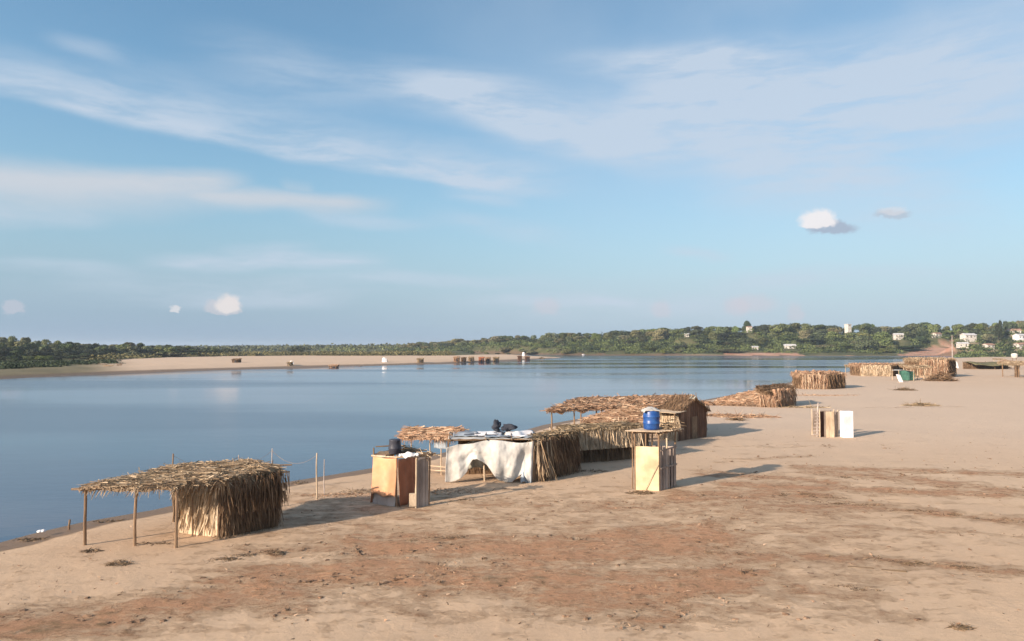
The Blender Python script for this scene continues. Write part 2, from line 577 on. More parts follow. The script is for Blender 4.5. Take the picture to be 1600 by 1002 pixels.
    def build(self, name, mat, parent=None, smooth=False, label=None):
        off = origin_of(parent) if parent is not None else Vector((0, 0, 0))
        V = np.concatenate(self.v) if self.v else np.zeros((0, 3))
        if parent is None:
            lo = V.min(axis=0); hi = V.max(axis=0)
            off = Vector(((lo[0] + hi[0]) / 2, (lo[1] + hi[1]) / 2, lo[2]))
        V = V - np.array(off)
        me = bpy.data.meshes.new(name)
        me.from_pydata(V.tolist(), [], self.f)
        me.materials.append(mat)
        if smooth:
            me.polygons.foreach_set('use_smooth', [True] * len(me.polygons))
        o = bpy.data.objects.new(name, me)
        COL.objects.link(o)
        if parent is not None: o.parent = parent
        else: o.location = off
        if label: o['label'] = label
        return o


def V3(p, z): return Vector((p[0], p[1], z))


def nz(x, y, z=0.0, s=1.0):
    return mnoise.noise(Vector((x * s, y * s, z * s)))


def thatch_wall(mb, a, b, z0, z1, dens=140, thick=0.10, shag=0.12, top_wave=0.05, bl=(0.4, 1.1), bw=(0.03, 0.07), panel=True):
    """standing wall of palm fronds between ground points a and b: a rough core with hanging strips"""
    a = Vector((a[0], a[1], 0)); b = Vector((b[0], b[1], 0))
    d = b - a; L_ = d.length; u = d.normalized(); n = Vector((u.y, -u.x, 0))
    if panel:
        s = random.uniform(0, 50)
        def fn(p, q):
            z = z0 + (z1 - z0 - 0.05) * q + top_wave * q * nz(p * L_ * 1.5, s)
            o = nz(p * L_ * 2, z * 2, s) * thick * 0.8
            return a + d * p + n * (thick / 2 + o) + Vector((0, 0, z))
        mb.sheet(fn, max(4, int(L_ * 4)), 8, thick)
    cnt = int(dens * L_ * (z1 - z0))
    pu = RNG.random(cnt); pz = RNG.random(cnt) ** 0.8
    sd = np.where(RNG.random(cnt) < 0.62, 1.0, -1.0)
    ox = (thick * 0.5 + RNG.random(cnt) * shag) * sd
    base = np.zeros((cnt, 3))
    base[:, 0] = a.x + d.x * pu + n.x * ox
    base[:, 1] = a.y + d.y * pu + n.y * ox
    base[:, 2] = z0 + (z1 - z0) * (0.22 + 0.78 * pz) + RNG.normal(size=cnt) * 0.03
    ln = RNG.uniform(bl[0], bl[1], cnt)
    ln = np.minimum(ln, base[:, 2] - z0 + 0.05)
    di = np.stack([RNG.normal(size=cnt) * 0.14 + n.x * sd * 0.10, RNG.normal(size=cnt) * 0.14 + n.y * sd * 0.10, -np.ones(cnt)], 1)
    mb.blades(base, di, ln, RNG.uniform(bw[0], bw[1], cnt), 0.0)
    # wisps on top
    c2 = int(L_ * 26)
    pu = RNG.random(c2)
    base = np.stack([a.x + d.x * pu, a.y + d.y * pu, np.full(c2, z1 - 0.08)], 1)
    di = np.stack([RNG.normal(size=c2), RNG.normal(size=c2), RNG.uniform(0.1, 0.9, c2)], 1)
    mb.blades(base, di, RNG.uniform(0.15, 0.4, c2), 0.035, 0.5)


def thatch_roof(mb, c, dens=110, thick=0.14, main=None, rag=0.35, bl=(0.5, 1.3), bw=(0.03, 0.08), bump=0.10, spread=0.35):
    """laid roof of fronds over the quad c (four 3D corners in order)"""
    c = [Vector(q) for q in c]
    s = random.uniform(0, 90)
    def fn(p, q):
        x = (c[0] * (1 - p) + c[1] * p) * (1 - q) + (c[3] * (1 - p) + c[2] * p) * q
        x = x.copy()
        x.z += bump * nz(x.x * 1.1, x.y * 1.1, s) + bump * 0.5 * nz(x.x * 3, x.y * 3, s)
        return x
    e1 = (c[1] - c[0]).length; e2 = (c[3] - c[0]).length
    mb.sheet(fn, max(4, int(e1 * 3)), max(4, int(e2 * 3)), thick)
    area = e1 * e2
    cnt = int(dens * area)
    pp = RNG.random(cnt); qq = RNG.random(cnt)
    C = np.array([tuple(q) for q in c])
    base = (C[0] * ((1 - pp) * (1 - qq))[:, None] + C[1] * (pp * (1 - qq))[:, None] + C[2] * (pp * qq)[:, None] + C[3] * ((1 - pp) * qq)[:, None])
    base[:, 2] += RNG.uniform(-thick * 0.9, 0.13, cnt) + 0.02
    md = np.array(tuple(main)) if main is not None else (C[1] - C[0])
    md = md / np.linalg.norm(md)
    sg = np.where(RNG.random(cnt) < 0.5, 1, -1)
    di = md[None] * sg[:, None] + RNG.normal(size=(cnt, 3)) * np.array([spread, spread, 0.10])
    ln = RNG.uniform(bl[0], bl[1], cnt)
    base -= di / np.linalg.norm(di, axis=1, keepdims=True) * (ln * 0.5)[:, None]
    mb.blades(base, di, ln, RNG.uniform(bw[0], bw[1], cnt), 0.02)
    # ragged drooping edges
    for i in range(4):
        p0, p1 = C[i], C[(i + 1) % 4]
        L_ = np.linalg.norm(p1 - p0)
        k = int(L_ * 45 * rag / 0.35)
        t = RNG.random(k)
        base = p0 + (p1 - p0) * t[:, None]
        base[:, 2] += RNG.uniform(-thick, 0.06, k)
        cen = C.mean(axis=0)
        out = (p0 + p1) / 2 - cen; out[2] = 0; out /= np.linalg.norm(out)
        di = out[None] * 0.5 + RNG.normal(size=(k, 3)) * 0.35 + np.array([0, 0, -0.45])
        mb.blades(base, di, RNG.uniform(0.1, rag, k), RNG.uniform(0.025, 0.06, k), 0.5)


def heap(mb, c, rx, ry, h, n, rot=0.0, bl=(0.3, 0.9), bw=(0.03, 0.07)):
    """low mound of dry fronds"""
    cr, sr = math.cos(rot), math.sin(rot)
    r = np.sqrt(RNG.random(n)); a = RNG.random(n) * 2 * math.pi
    x = r * np.cos(a); y = r * np.sin(a)
    z = h * (1 - r ** 1.5) * RNG.random(n)
    X = x * rx; Y = y * ry
    base = np.stack([c[0] + X * cr - Y * sr, c[1] + X * sr + Y * cr, (c[2] if len(c) > 2 else 0) + z + 0.02], 1)
    di = RNG.normal(size=(n, 3)) * np.array([1, 1, 0.22]) + np.array([cr, sr, 0]) * RNG.normal(size=n)[:, None]
    mb.blades(base, di, RNG.uniform(bl[0], bl[1], n), RNG.uniform(bw[0], bw[1], n), 0.05)


# ------------------------------------------------------------------ houses of the far bank: photo x, roof y, base y, width, distance ...
HOUSE_HOLES = []
HOUSES = [  # px, py of the roof top, py base, width px, depth Y, wall, roof, label, cat
    (1327, 507, 518, 6, 800, 'plaster', 'roof_sheet', 'slim white tower standing above the trees on the far bank', 'tower'),
    (1406, 521, 531, 13, 760, 'plaster', 'roof_sheet', 'small white house among trees above the left end of the red slope', 'house'),
    (1172, 510, 520, 7, 800, 'plaster', 'roof_tile', 'tiny white house under the tallest dark tree on the far bank', 'house'),
    (1236, 538, 545, 17, 735, 'plaster', 'roof_sheet', 'low white house just above the red shore between trees', 'house'),
    (1181, 541, 547, 8, 735, 'plaster', 'roof_sheet', 'very small pale shed left of the low white house by the red shore', 'shed'),
    (1074, 521, 527, 6, 780, 'plaster', 'roof_sheet', 'small pale house half hidden on the wooded slope at centre', 'house'),
    (1517, 521, 535, 18, 690, 'plaster', 'roof_sheet', 'white house with a wide pale porch roof right of the red slope', 'house'),
    (1507, 535, 543, 14, 650, 'plaster', 'roof_sheet', 'low pale house with a flat roof just right of the utility pole', 'house'),
    (1548, 537, 547, 13, 640, 'plaster', 'roof_tile', 'little beige house with a tiled roof among bright green trees', 'house'),
    (1588, 514, 523, 16, 700, 'plaster', 'roof_tile', 'pale house under a clay roof, highest at the right edge', 'house'),
    (1598, 522, 534, 16, 660, 'white', 'roof_sheet', 'bright white house with a broad roof at the right edge', 'house'),
    (1597, 536, 545, 14, 620, 'plaster', 'roof_tile', 'brownish house with a clay roof lowest at the right edge', 'house'),
    (1466, 520, 528, 10, 780, 'plaster', 'roof_tile', 'pale wall of a house showing through the trees above the red slope', 'house'),
]
for q in HOUSES:
    HOUSE_HOLES.append((q[0], q[2] + 1.5, q[3] * .5 + 7, q[4] - 2))

# ------------------------------------------------------------------ terrain
def GG(px, py):
    z = 0.5
    for i in range(6):
        g = G(px, py, z); z = 0.5 * z + 0.5 * hz(g.x, g.y)
    return G(px, py, z)


WZ = -0.35
near = [(-20, 853), (0, 848), (60, 832), (130, 816), (240, 797), (330, 776), (450, 753), (520, 742), (580, 732), (700, 706),
        (850, 664), (960, 645), (1100, 625), (1160, 614), (1210, 603), (1250, 594), (1290, 587), (1325, 581), (1340, 576), (1350, 571),
        (1400, 566.0), (1460, 561.5), (1530, 558.5)]
far = [(1500, 556.6), (1440, 556.4), (1340, 556.2), (1250, 556), (1150, 556), (1050, 555.6), (950, 555.3), (860, 554.8), (800, 554.0), (735, 553.2),
       (742, 554.6), (800, 556.0), (850, 557.5), (882, 559.3), (850, 561.5), (800, 564), (740, 566.5), (700, 568.5), (600, 571.5), (500, 574),
       (400, 577), (300, 580), (200, 583.5), (120, 587), (60, 589.5), (0, 593)]
poly = [(-130.0, -70.0), (-60.0, 3.0)] + [tuple(G(x, y, WZ).xy) for x, y in near] + [tuple(G(x, y, WZ).xy) for x, y in far] + [(-190.0, 168.0), (-330.0, 150.0), (-700.0, 120.0), (-700.0, -70.0)]
PA = np.array(poly); PB = np.roll(PA, -1, axis=0)


def sdist(X, Y):
    """signed distance to the river's edge, positive on land"""
    X = np.asarray(X, float).ravel(); Y = np.asarray(Y, float).ravel()
    best = np.full(len(X), 1e18); ins = np.zeros(len(X), bool)
    for (ax, ay), (bx, by) in zip(PA, PB):
        dx, dy = bx - ax, by - ay
        t = np.clip(((X - ax) * dx + (Y - ay) * dy) / (dx * dx + dy * dy), 0, 1)
        best = np.minimum(best, (X - ax - dx * t) ** 2 + (Y - ay - dy * t) ** 2)
        if ay != by:
            c = ((ay > Y) != (by > Y)) & (X < (bx - ax) * (Y - ay) / (by - ay) + ax)
            ins ^= c
    d = np.sqrt(best)
    return np.where(ins, -d, d)


def vnoise(X, Y, s, seed=0):
    """smooth value noise with numpy"""
    x = X * s; y = Y * s
    xi = np.floor(x).astype(int); yi = np.floor(y).astype(int)
    fx = x - xi; fy = y - yi
    fx = fx * fx * (3 - 2 * fx); fy = fy * fy * (3 - 2 * fy)
    def h(i, j):
        n = (i * 374761393 + j * 668265263 + seed * 1274126177) & 0xffffffff
        n = ((n ^ (n >> 13)) * 1274126177) & 0xffffffff
        return ((n ^ (n >> 16)) & 0xffff) / 65535.0
    return (h(xi, yi) * (1 - fx) + h(xi + 1, yi) * fx) * (1 - fy) + (h(xi, yi + 1) * (1 - fx) + h(xi + 1, yi + 1) * fx) * fy


def fbm(X, Y, s, seed=0, octv=4):
    a = 0; w = 0.5; t = 0
    for i in range(octv):
        a = a + w * vnoise(X, Y, s * 2 ** i, seed + i * 17); t += w; w *= 0.5
    return a / t


def sstep(x, a, b):
    t = np.clip((x - a) / (b - a), 0, 1)
    return t * t * (3 - 2 * t)


def farbank(X, Y):
    """0..1 how far up the wooded hill of the right hand far bank"""
    yb = 700.0 + np.where(X < 0, -X * 1.25, 0)
    return sstep(Y, yb - 12, yb + 185), sstep(X, -190, 260)


def height(X, Y):
    X = np.asarray(X, float); Y = np.asarray(Y, float)
    shp = X.shape
    x = X.ravel(); y = Y.ravel()
    d = sdist(x, y)
    nearb = (y < 330) & (x > -70)
    z = np.where(d > 0, WZ + np.minimum(d * 0.11, 0.38), WZ + np.maximum(d * 0.10, -1.8))
    # low swells of the beach
    z += np.where(d > 3, (fbm(x, y, 0.12, 3) - 0.5) * 0.16 * sstep(d, 3, 9), 0)
    # the far sand bar and plain on the left
    bar = (1 - sstep(x, -10, 40)) * sstep(y, 140, 175) * (d > 0)
    z += bar * (1.2 * sstep(d, 0, 22) + 0.4 * sstep(d, 60, 220) + 0.5 * (fbm(x, y, 0.03, 9) - 0.5) * sstep(d, 5, 20))
    a, b = farbank(x, y)
    a = a * sstep(d, 0, 14)
    z += a * (3.5 + 17 * b) + (a > 0) * b * 1.6 * sstep(y, 686, 700) * (d > 0)
    z += 5 * a * (fbm(x, y, 0.012, 21) - 0.5)
    # terraces the houses stand on
    for q in HOUSES:
        if q[8] == 'tower': continue
        c = P(q[0], q[2], q[4])
        r = np.hypot(x - c.x, (y - c.y - 4))
        w = 1 - sstep(r, 8, 24)
        z = np.where((w > 0) & (d > 3), z * (1 - w) + np.maximum(z * 0 + c.z, 0) * w, z)
    return z.reshape(shp)


def hz(x, y):
    return float(height(np.array([x]), np.array([y]))[0])


def dirt_pixelmap(px, py):
    """where reddish earth shows through the pale sand, traced on the ground"""
    m = np.zeros_like(px)
    def seg(x0, y0, x1, y1, w, s, e=0.10):
        nonlocal m
        dx, dy = x1 - x0, y1 - y0
        t = np.clip(((px - x0) * dx + (py - y0) * dy * 6) / (dx * dx + dy * dy * 6), 0, 1)
        d = np.hypot((px - x0 - dx * t) * 0.30, (py - y0 - dy * t)) / w
        m = np.maximum(m, s * np.exp(-d * d))
    for q in [(-80, 985, 180, 960, 30, .95), (180, 960, 420, 915, 26, .9), (400, 905, 640, 880, 28, .95), (560, 850, 830, 850, 24, .9), (640, 900, 960, 900, 26, .9),
              (420, 950, 480, 945, 12, .6), (830, 860, 1080, 840, 34, 1.0), (900, 930, 1120, 900, 34, .95), (1000, 960, 1080, 950, 24, .7),
              (840, 790, 1120, 790, 12, .6), (1060, 775, 1260, 770, 16, .8), (1150, 795, 1380, 790, 10.70, 0.76), (1380, 792, 1650, 818, 6.42, 0.76),
              (1100, 738, 1300, 752, 6.42, 0.76), (1260, 735, 1420, 745, 6.42, 0.76), (1400, 745, 1640, 775, 7.49, 0.76), (1240, 728, 1640, 742, 4.28, 0.76), (1050, 860, 1330, 868, 14, .8),
              (1300, 866, 1640, 894, 8.55, 0.76), (1200, 905, 1330, 935, 14, .6), (1250, 930, 1420, 960, 8, .4), (1150, 940, 1210, 945, 14, .6), (560, 825, 700, 835, 8, .6),
              (380, 860, 560, 850, 9, .6), (1130, 755, 1560, 772, 6, .9), (1340, 820, 1640, 838, 4, .6), (1120, 720, 1260, 712, 3, .5), (1120, 697, 1300, 697, 2.5, .4), (1350, 637, 1500, 635, 1.2, .5), (700, 815, 900, 800, 8, .4)]:
        seg(*q)
    return m


def build_terrain():
    NA, NR = 760, 560
    cx, cy = 0.0, -14.0
    az = np.linspace(math.radians(-80), math.radians(80), NA)
    r = np.concatenate([[0.5], np.geomspace(9, 6000, NR - 1)])
    A, R_ = np.meshgrid(az, r, indexing='ij')
    X = cx + np.sin(A) * R_; Y = cy + np.cos(A) * R_
    Z = height(X, Y)
    d = sdist(X, Y).reshape(X.shape)
    # pixel position of each ground point, to lay the earth patches where the photograph has them
    Yc = np.maximum(Y, 2.0)
    px = 800 + F * X / Yc
    py = HOR + F * (CAMH - Z) / Yc
    dirt = dirt_pixelmap(px.ravel(), py.ravel()).reshape(X.shape)
    broad = sstep(px, 150, 500) * (1 - sstep(px, 1250, 1600)) * sstep(py, 735, 790) * (1 - sstep(py, 930, 1000))
    dirt = np.maximum(dirt, 0.42 * broad)
    dirt = np.where(Y < 14, 0.35, dirt) * sstep(d, 2, 6)
    # small humps where the crust is broken
    nearw = (1 - sstep(R_, 60, 110)) * sstep(d, 3, 8)
    Z += nearw * (0.10 * (fbm(X, Y, 0.9, 31) - 0.5) * (0.35 + dirt) + 0.035 * (fbm(X, Y, 3.1, 5, 2) - 0.5))
    veg = np.zeros_like(X)
    a, b = farbank(X.ravel(), Y.ravel()); a = a.reshape(X.shape); b = b.reshape(X.shape)
    veg = np.maximum(veg, sstep(a, 0.004, 0.05))
    back = (X < 40) * sstep(Y, 430, 560) * (Y > 300)
    yv = np.interp(px, [-400, 0, 120, 170, 200, 300, 450, 600, 705, 760], [225, 240, 270, 330, 375, 460, 520, 540, 560, 640])
    veg = np.maximum(veg, (px < 760) * (Y > 150) * sstep(Y + 14 * (fbm(X, Y, .04, 4) - .5), yv, yv + 10))
    veg = np.maximum(veg, (X < 200) * sstep(Y, 900, 1000))
    far_r = (X > 300) * sstep(Y, 520, 620) * (d > 0)
    veg = np.maximum(veg, far_r * 0.7 * sstep(X - 0.60 * Y, -30, 30))
    clay = np.zeros_like(X)
    shore = (Y > 600) * (px > 1130) * (px < 1420) * (1 - sstep(d, 16, 34)) * (d > 0)
    clay = np.maximum(clay, shore * (fbm(X, Y, 0.02, 55) > 0.42))
    veg = np.maximum(veg, (Y > 640) * (d > 0) * (px < 1495))
    # bare red slope (track down to the river)
    slope = (px > np.interp(py, [531, 545, 555], [1488, 1445, 1405])) * (px < 1493) * (Y > 600) * (Y < 900) * (py < 557)
    clay = np.maximum(clay, slope)
    veg = np.maximum(veg, (Y > 120) * (Y < 330) * (d > 0) * (1 - sstep(px + 60 * (fbm(X, Y, .05, 8) - .5), 110, 230)) * 0.8)
    wet = (1 - sstep(d + 1.2 * (fbm(X, Y, .5, 91) - .5), 1.3, 3.2))
    wetf = (1 - sstep(d, 2, 14)) * (Y > 140) * (X < 30)
    wet = np.maximum(wet, wetf * 0.6)
    nv = NA * NR
    co = np.stack([X, Y, Z], -1).reshape(-1, 3)
    i = np.arange(NA - 1)[:, None] * NR + np.arange(NR - 1)[None]
    quads = np.stack([i, i + 1, i + NR + 1, i + NR], -1).reshape(-1, 4)
    me = bpy.data.meshes.new("ground")
    me.vertices.add(nv); me.vertices.foreach_set('co', co.ravel())
    nf = len(quads)
    me.loops.add(nf * 4); me.loops.foreach_set('vertex_index', quads[:, ::-1].ravel())
    me.polygons.add(nf); me.polygons.foreach_set('loop_start', np.arange(nf) * 4)
    me.polygons.foreach_set('loop_total', np.full(nf, 4))
    me.polygons.foreach_set('use_smooth', np.ones(nf, bool))
    me.update(calc_edges=True)
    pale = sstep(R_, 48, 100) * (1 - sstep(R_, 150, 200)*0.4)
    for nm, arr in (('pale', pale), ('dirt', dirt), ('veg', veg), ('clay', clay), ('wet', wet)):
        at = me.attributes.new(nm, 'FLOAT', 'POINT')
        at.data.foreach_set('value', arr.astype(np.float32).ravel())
    me.validate()
    if me.polygons[10000].normal.z < 0:
        me.flip_normals()
    m, nt, b = new_mat('sandy_ground')
    tc = nt.nodes.new('ShaderNodeTexCoord').outputs['Object']
    def attr(n):
        a = nt.nodes.new('ShaderNodeAttribute'); a.attribute_name = n; return a.outputs['Fac']
    n_big = nnoise(nt, 0.09, 4, 0.55, (1, 1, 1), tc)
    n_mid = nnoise(nt, 0.7, 9, 0.75, (0.75, 1.3, 1), tc, dist=0.3)
    n_fine = nnoise(nt, 5.0, 8, 0.72, (1, 1, 1), tc)
    n_spk = nnoise(nt, 2.0, 9, 0.85, (0.85, 1.1, 1), tc)
    sand = nmix(nt, nmr(nt, n_big, 0.3, 0.7), SAND1, SAND2)
    sand = nmix(nt, nmr(nt, n_mid, 0.45, 0.75, 0, 0.5), sand, SAND3)
    sand = nmix(nt, nmr(nt, n_fine, 0.35, 0.75, 0, 0.35), sand, SAND4)
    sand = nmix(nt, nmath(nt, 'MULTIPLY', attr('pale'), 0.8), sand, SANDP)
    red = nmix(nt, nmr(nt, n_fine, 0.3, 0.7), RED1, RED2)
    red = nmix(nt, nmr(nt, n_spk, 0.49, 0.60, 0, 0.85), red, RED3)
    red = nmix(nt, nmr(nt, nnoise(nt, 1.1, 7, 0.8, (.8, 1.2, 1), tc), 0.52, 0.62, 0, 0.55), red, SAND2)
    # reddish earth shows where the traced map plus noise passes a threshold
    s = nmath(nt, 'ADD', attr('dirt'), nmath(nt, 'MULTIPLY', nmath(nt, 'SUBTRACT', n_mid, 0.5), 2.3))
    s = nmath(nt, 'ADD', s, nmath(nt, 'MULTIPLY', nmath(nt, 'SUBTRACT', n_spk, 0.5), 2.2))
    fac = nmath(nt, 'MULTIPLY', nmr(nt, s, 0.38, 0.92, 0, 0.9), nmr(nt, attr('dirt'), 0.02, 0.25))
    col = nmix(nt, fac, sand, red)
    moss = nmath(nt, 'MULTIPLY', nmr(nt, nnoise(nt, 0.55, 8, 0.78, (.8, 1.2, 1), tc, dist=.4), 0.54, 0.62), nmr(nt, s, 0.55, 1.1, 0.0, 0.62))
    col = nmix(nt, moss, col, (0.165, 0.125, 0.07))
    # dark crumbs of litter trodden into the sand
    crumb = nmath(nt, 'MULTIPLY', nmr(nt, nnoise(nt, 2.6, 6, 0.75, (0.7, 1.3, 1), tc), 0.56, 0.66), nmr(nt, s, 0.25, 0.9, 0.03, 0.6))
    col = nmix(nt, crumb, col, (0.13, 0.085, 0.05))
    pit = nnoise(nt, 1.25, 8, 0.8, (.8, 1.15, 1), tc)
    col = nmix(nt, nmr(nt, pit, 0.60, 0.68, 0, 0.32), col, (0.22, 0.14, 0.085))
    col = nmix(nt, nmr(nt, pit, 0.42, 0.34, 0, 0.35), col, (0.70, 0.54, 0.39))
    veg = nmix(nt, nmr(nt, nnoise(nt, 0.06, 6, 0.7, (1, 1, 1), tc), 0.35, 0.65), (0.06, 0.07, 0.03), (0.13, 0.12, 0.06))
    col = nmix(nt, attr('veg'), col, veg)
    clay = nmix(nt, nmr(nt, nnoise(nt, 0.15, 6, 0.7, (1, 1, 1), tc), 0.35, 0.65), (0.44, 0.22, 0.15), (0.50, 0.32, 0.23))
    col = nmix(nt, nmath(nt, 'MULTIPLY', attr('clay'), nmr(nt, nnoise(nt, 0.05, 6, 0.7, (1, 1, 1), tc), 0.35, 0.5, 0.35, 1)), col, clay)
    wetm = nmath(nt, 'ADD', attr('wet'), nmath(nt, 'MULTIPLY', nmath(nt, 'SUBTRACT', n_mid, 0.5), 0.6))
    col = nmix(nt, nmr(nt, wetm, 0.25, 0.6, 0, 0.85), col, (0.15, 0.10, 0.065))
    nt.links.new(col, b.inputs['Base Color'])
    nt.links.new(nmr(nt, wetm, 0.3, 0.7, 0.95, 0.55), b.inputs['Roughness'])
    b.inputs['Specular IOR Level'].default_value = 0.12
    bp = nt.nodes.new('ShaderNodeBump'); bp.inputs['Distance'].default_value = 0.13; bp.inputs['Strength'].default_value = 0.8
    hh = nmath(nt, 'ADD', nmath(nt, 'MULTIPLY', n_spk, nmr(nt, s, 0.2, 0.9, 0.35, 1.4)), nmath(nt, 'MULTIPLY', n_fine, 0.28))
    nt.links.new(hh, bp.inputs['Height'])
    nt.links.new(bp.outputs[0], b.inputs['Normal'])
    me.materials.append(m)
    o = bpy.data.objects.new("ground", me); COL.objects.link(o)
    tag(o, kind='structure')


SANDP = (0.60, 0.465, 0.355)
SAND1, SAND2, SAND3, SAND4 = (0.62, 0.445, 0.30), (0.56, 0.395, 0.265), (0.41, 0.275, 0.18), (0.42, 0.295, 0.195)
RED1, RED2, RED3 = (0.50, 0.275, 0.16), (0.42, 0.225, 0.13), (0.24, 0.145, 0.08)
build_terrain()


def build_water():
    me = bpy.data.meshes.new("river_water")
    v = [(-1400, -120, WZ), (1400, -120, WZ), (1400, 1100, WZ), (-1400, 1100, WZ)]
    me.from_pydata(v, [], [(0, 1, 2, 3)])
    m, nt, b = new_mat('river_water')
    tc = nt.nodes.new('ShaderNodeTexCoord').outputs['Object']
    n1 = nnoise(nt, 0.9, 4, 0.6, (0.7, 1.4, 1), tc)
    n2 = nnoise(nt, 0.16, 3, 0.5, (0.6, 1.4, 1), tc)
    wind = nnoise(nt, 0.006, 4, 0.5, (0.7, 3.0, 1), tc, rot=(0, 0, math.radians(-14)))
    b.inputs['Base Color'].default_value = (0.035, 0.075, 0.11, 1)
    nt.links.new(nmix(nt, nmr(nt, wind, 0.35, 0.65), (0.034, 0.068, 0.122), (0.06, 0.098, 0.152)), b.inputs['Base Color'])
    nt.links.new(nmr(nt, wind, 0.42, 0.58, 0.06, 0.20), b.inputs['Roughness'])
    b.inputs['IOR'].default_value = 1.333
    bp = nt.nodes.new('ShaderNodeBump'); bp.inputs['Distance'].default_value = 0.05
    nt.links.new(nmr(nt, wind, 0.42, 0.58, 0.10, 0.34), bp.inputs['Strength'])
    nt.links.new(nmath(nt, 'ADD', n1, nmath(nt, 'MULTIPLY', n2, 1.2)), bp.inputs['Height'])
    nt.links.new(bp.outputs[0], b.inputs['Normal'])
    me.materials.append(m)
    o = bpy.data.objects.new("river_water", me); COL.objects.link(o)
    tag(o, kind='structure')


build_water()

# ------------------------------------------------------------------ haze
HAZE_D = 0.00015
def build_haze():
    mb = MB()
    mb.box((0, 2600, 23), (6400, 0, 0), (0, 3900, 0), (0, 0, 27))
    m = bpy.data.materials.new('haze_air'); m.use_nodes = True
    nt = m.node_tree; nt.nodes.clear()
    out = nt.nodes.new('ShaderNodeOutputMaterial')
    pv = nt.nodes.new('ShaderNodeVolumePrincipled')
    pv.inputs['Color'].default_value = (0.74, 0.86, 1.0, 1)
    pv.inputs['Density'].default_value = HAZE_D
    pv.inputs['Anisotropy'].default_value = 0.2
    nt.links.new(pv.outputs[0], out.inputs['Volume'])
    o = mb.build('haze', m)
    tag(o, kind='stuff')
build_haze()
#__THINGS__

# ================================================================== THINGS ON THE BEACH
def gz(x, y):
    """ground height incl. gentle swell"""
    return hz(x, y)


def part(mb, name, mat, parent, **k):
    return mb.build(name, M[mat] if isinstance(mat, str) else mat, parent, **k)


def add_post(t, p, h, r=0.05, mat='wood', name='post', lean=0.04, z0=-0.1, notch=True):
    m_ = MB()
    q = Vector((p[0], p[1], z0))
    m_.pole(q, q + Vector((random.uniform(-lean, lean), random.uniform(-lean, lean), h - z0)), r, r * 0.85)
    return part(m_, name, mat, t)


def quadlerp(c, p, q):
    c = [Vector(k) for k in c]
    return (c[0] * (1 - p) + c[1] * p) * (1 - q) + (c[3] * (1 - p) + c[2] * p) * q


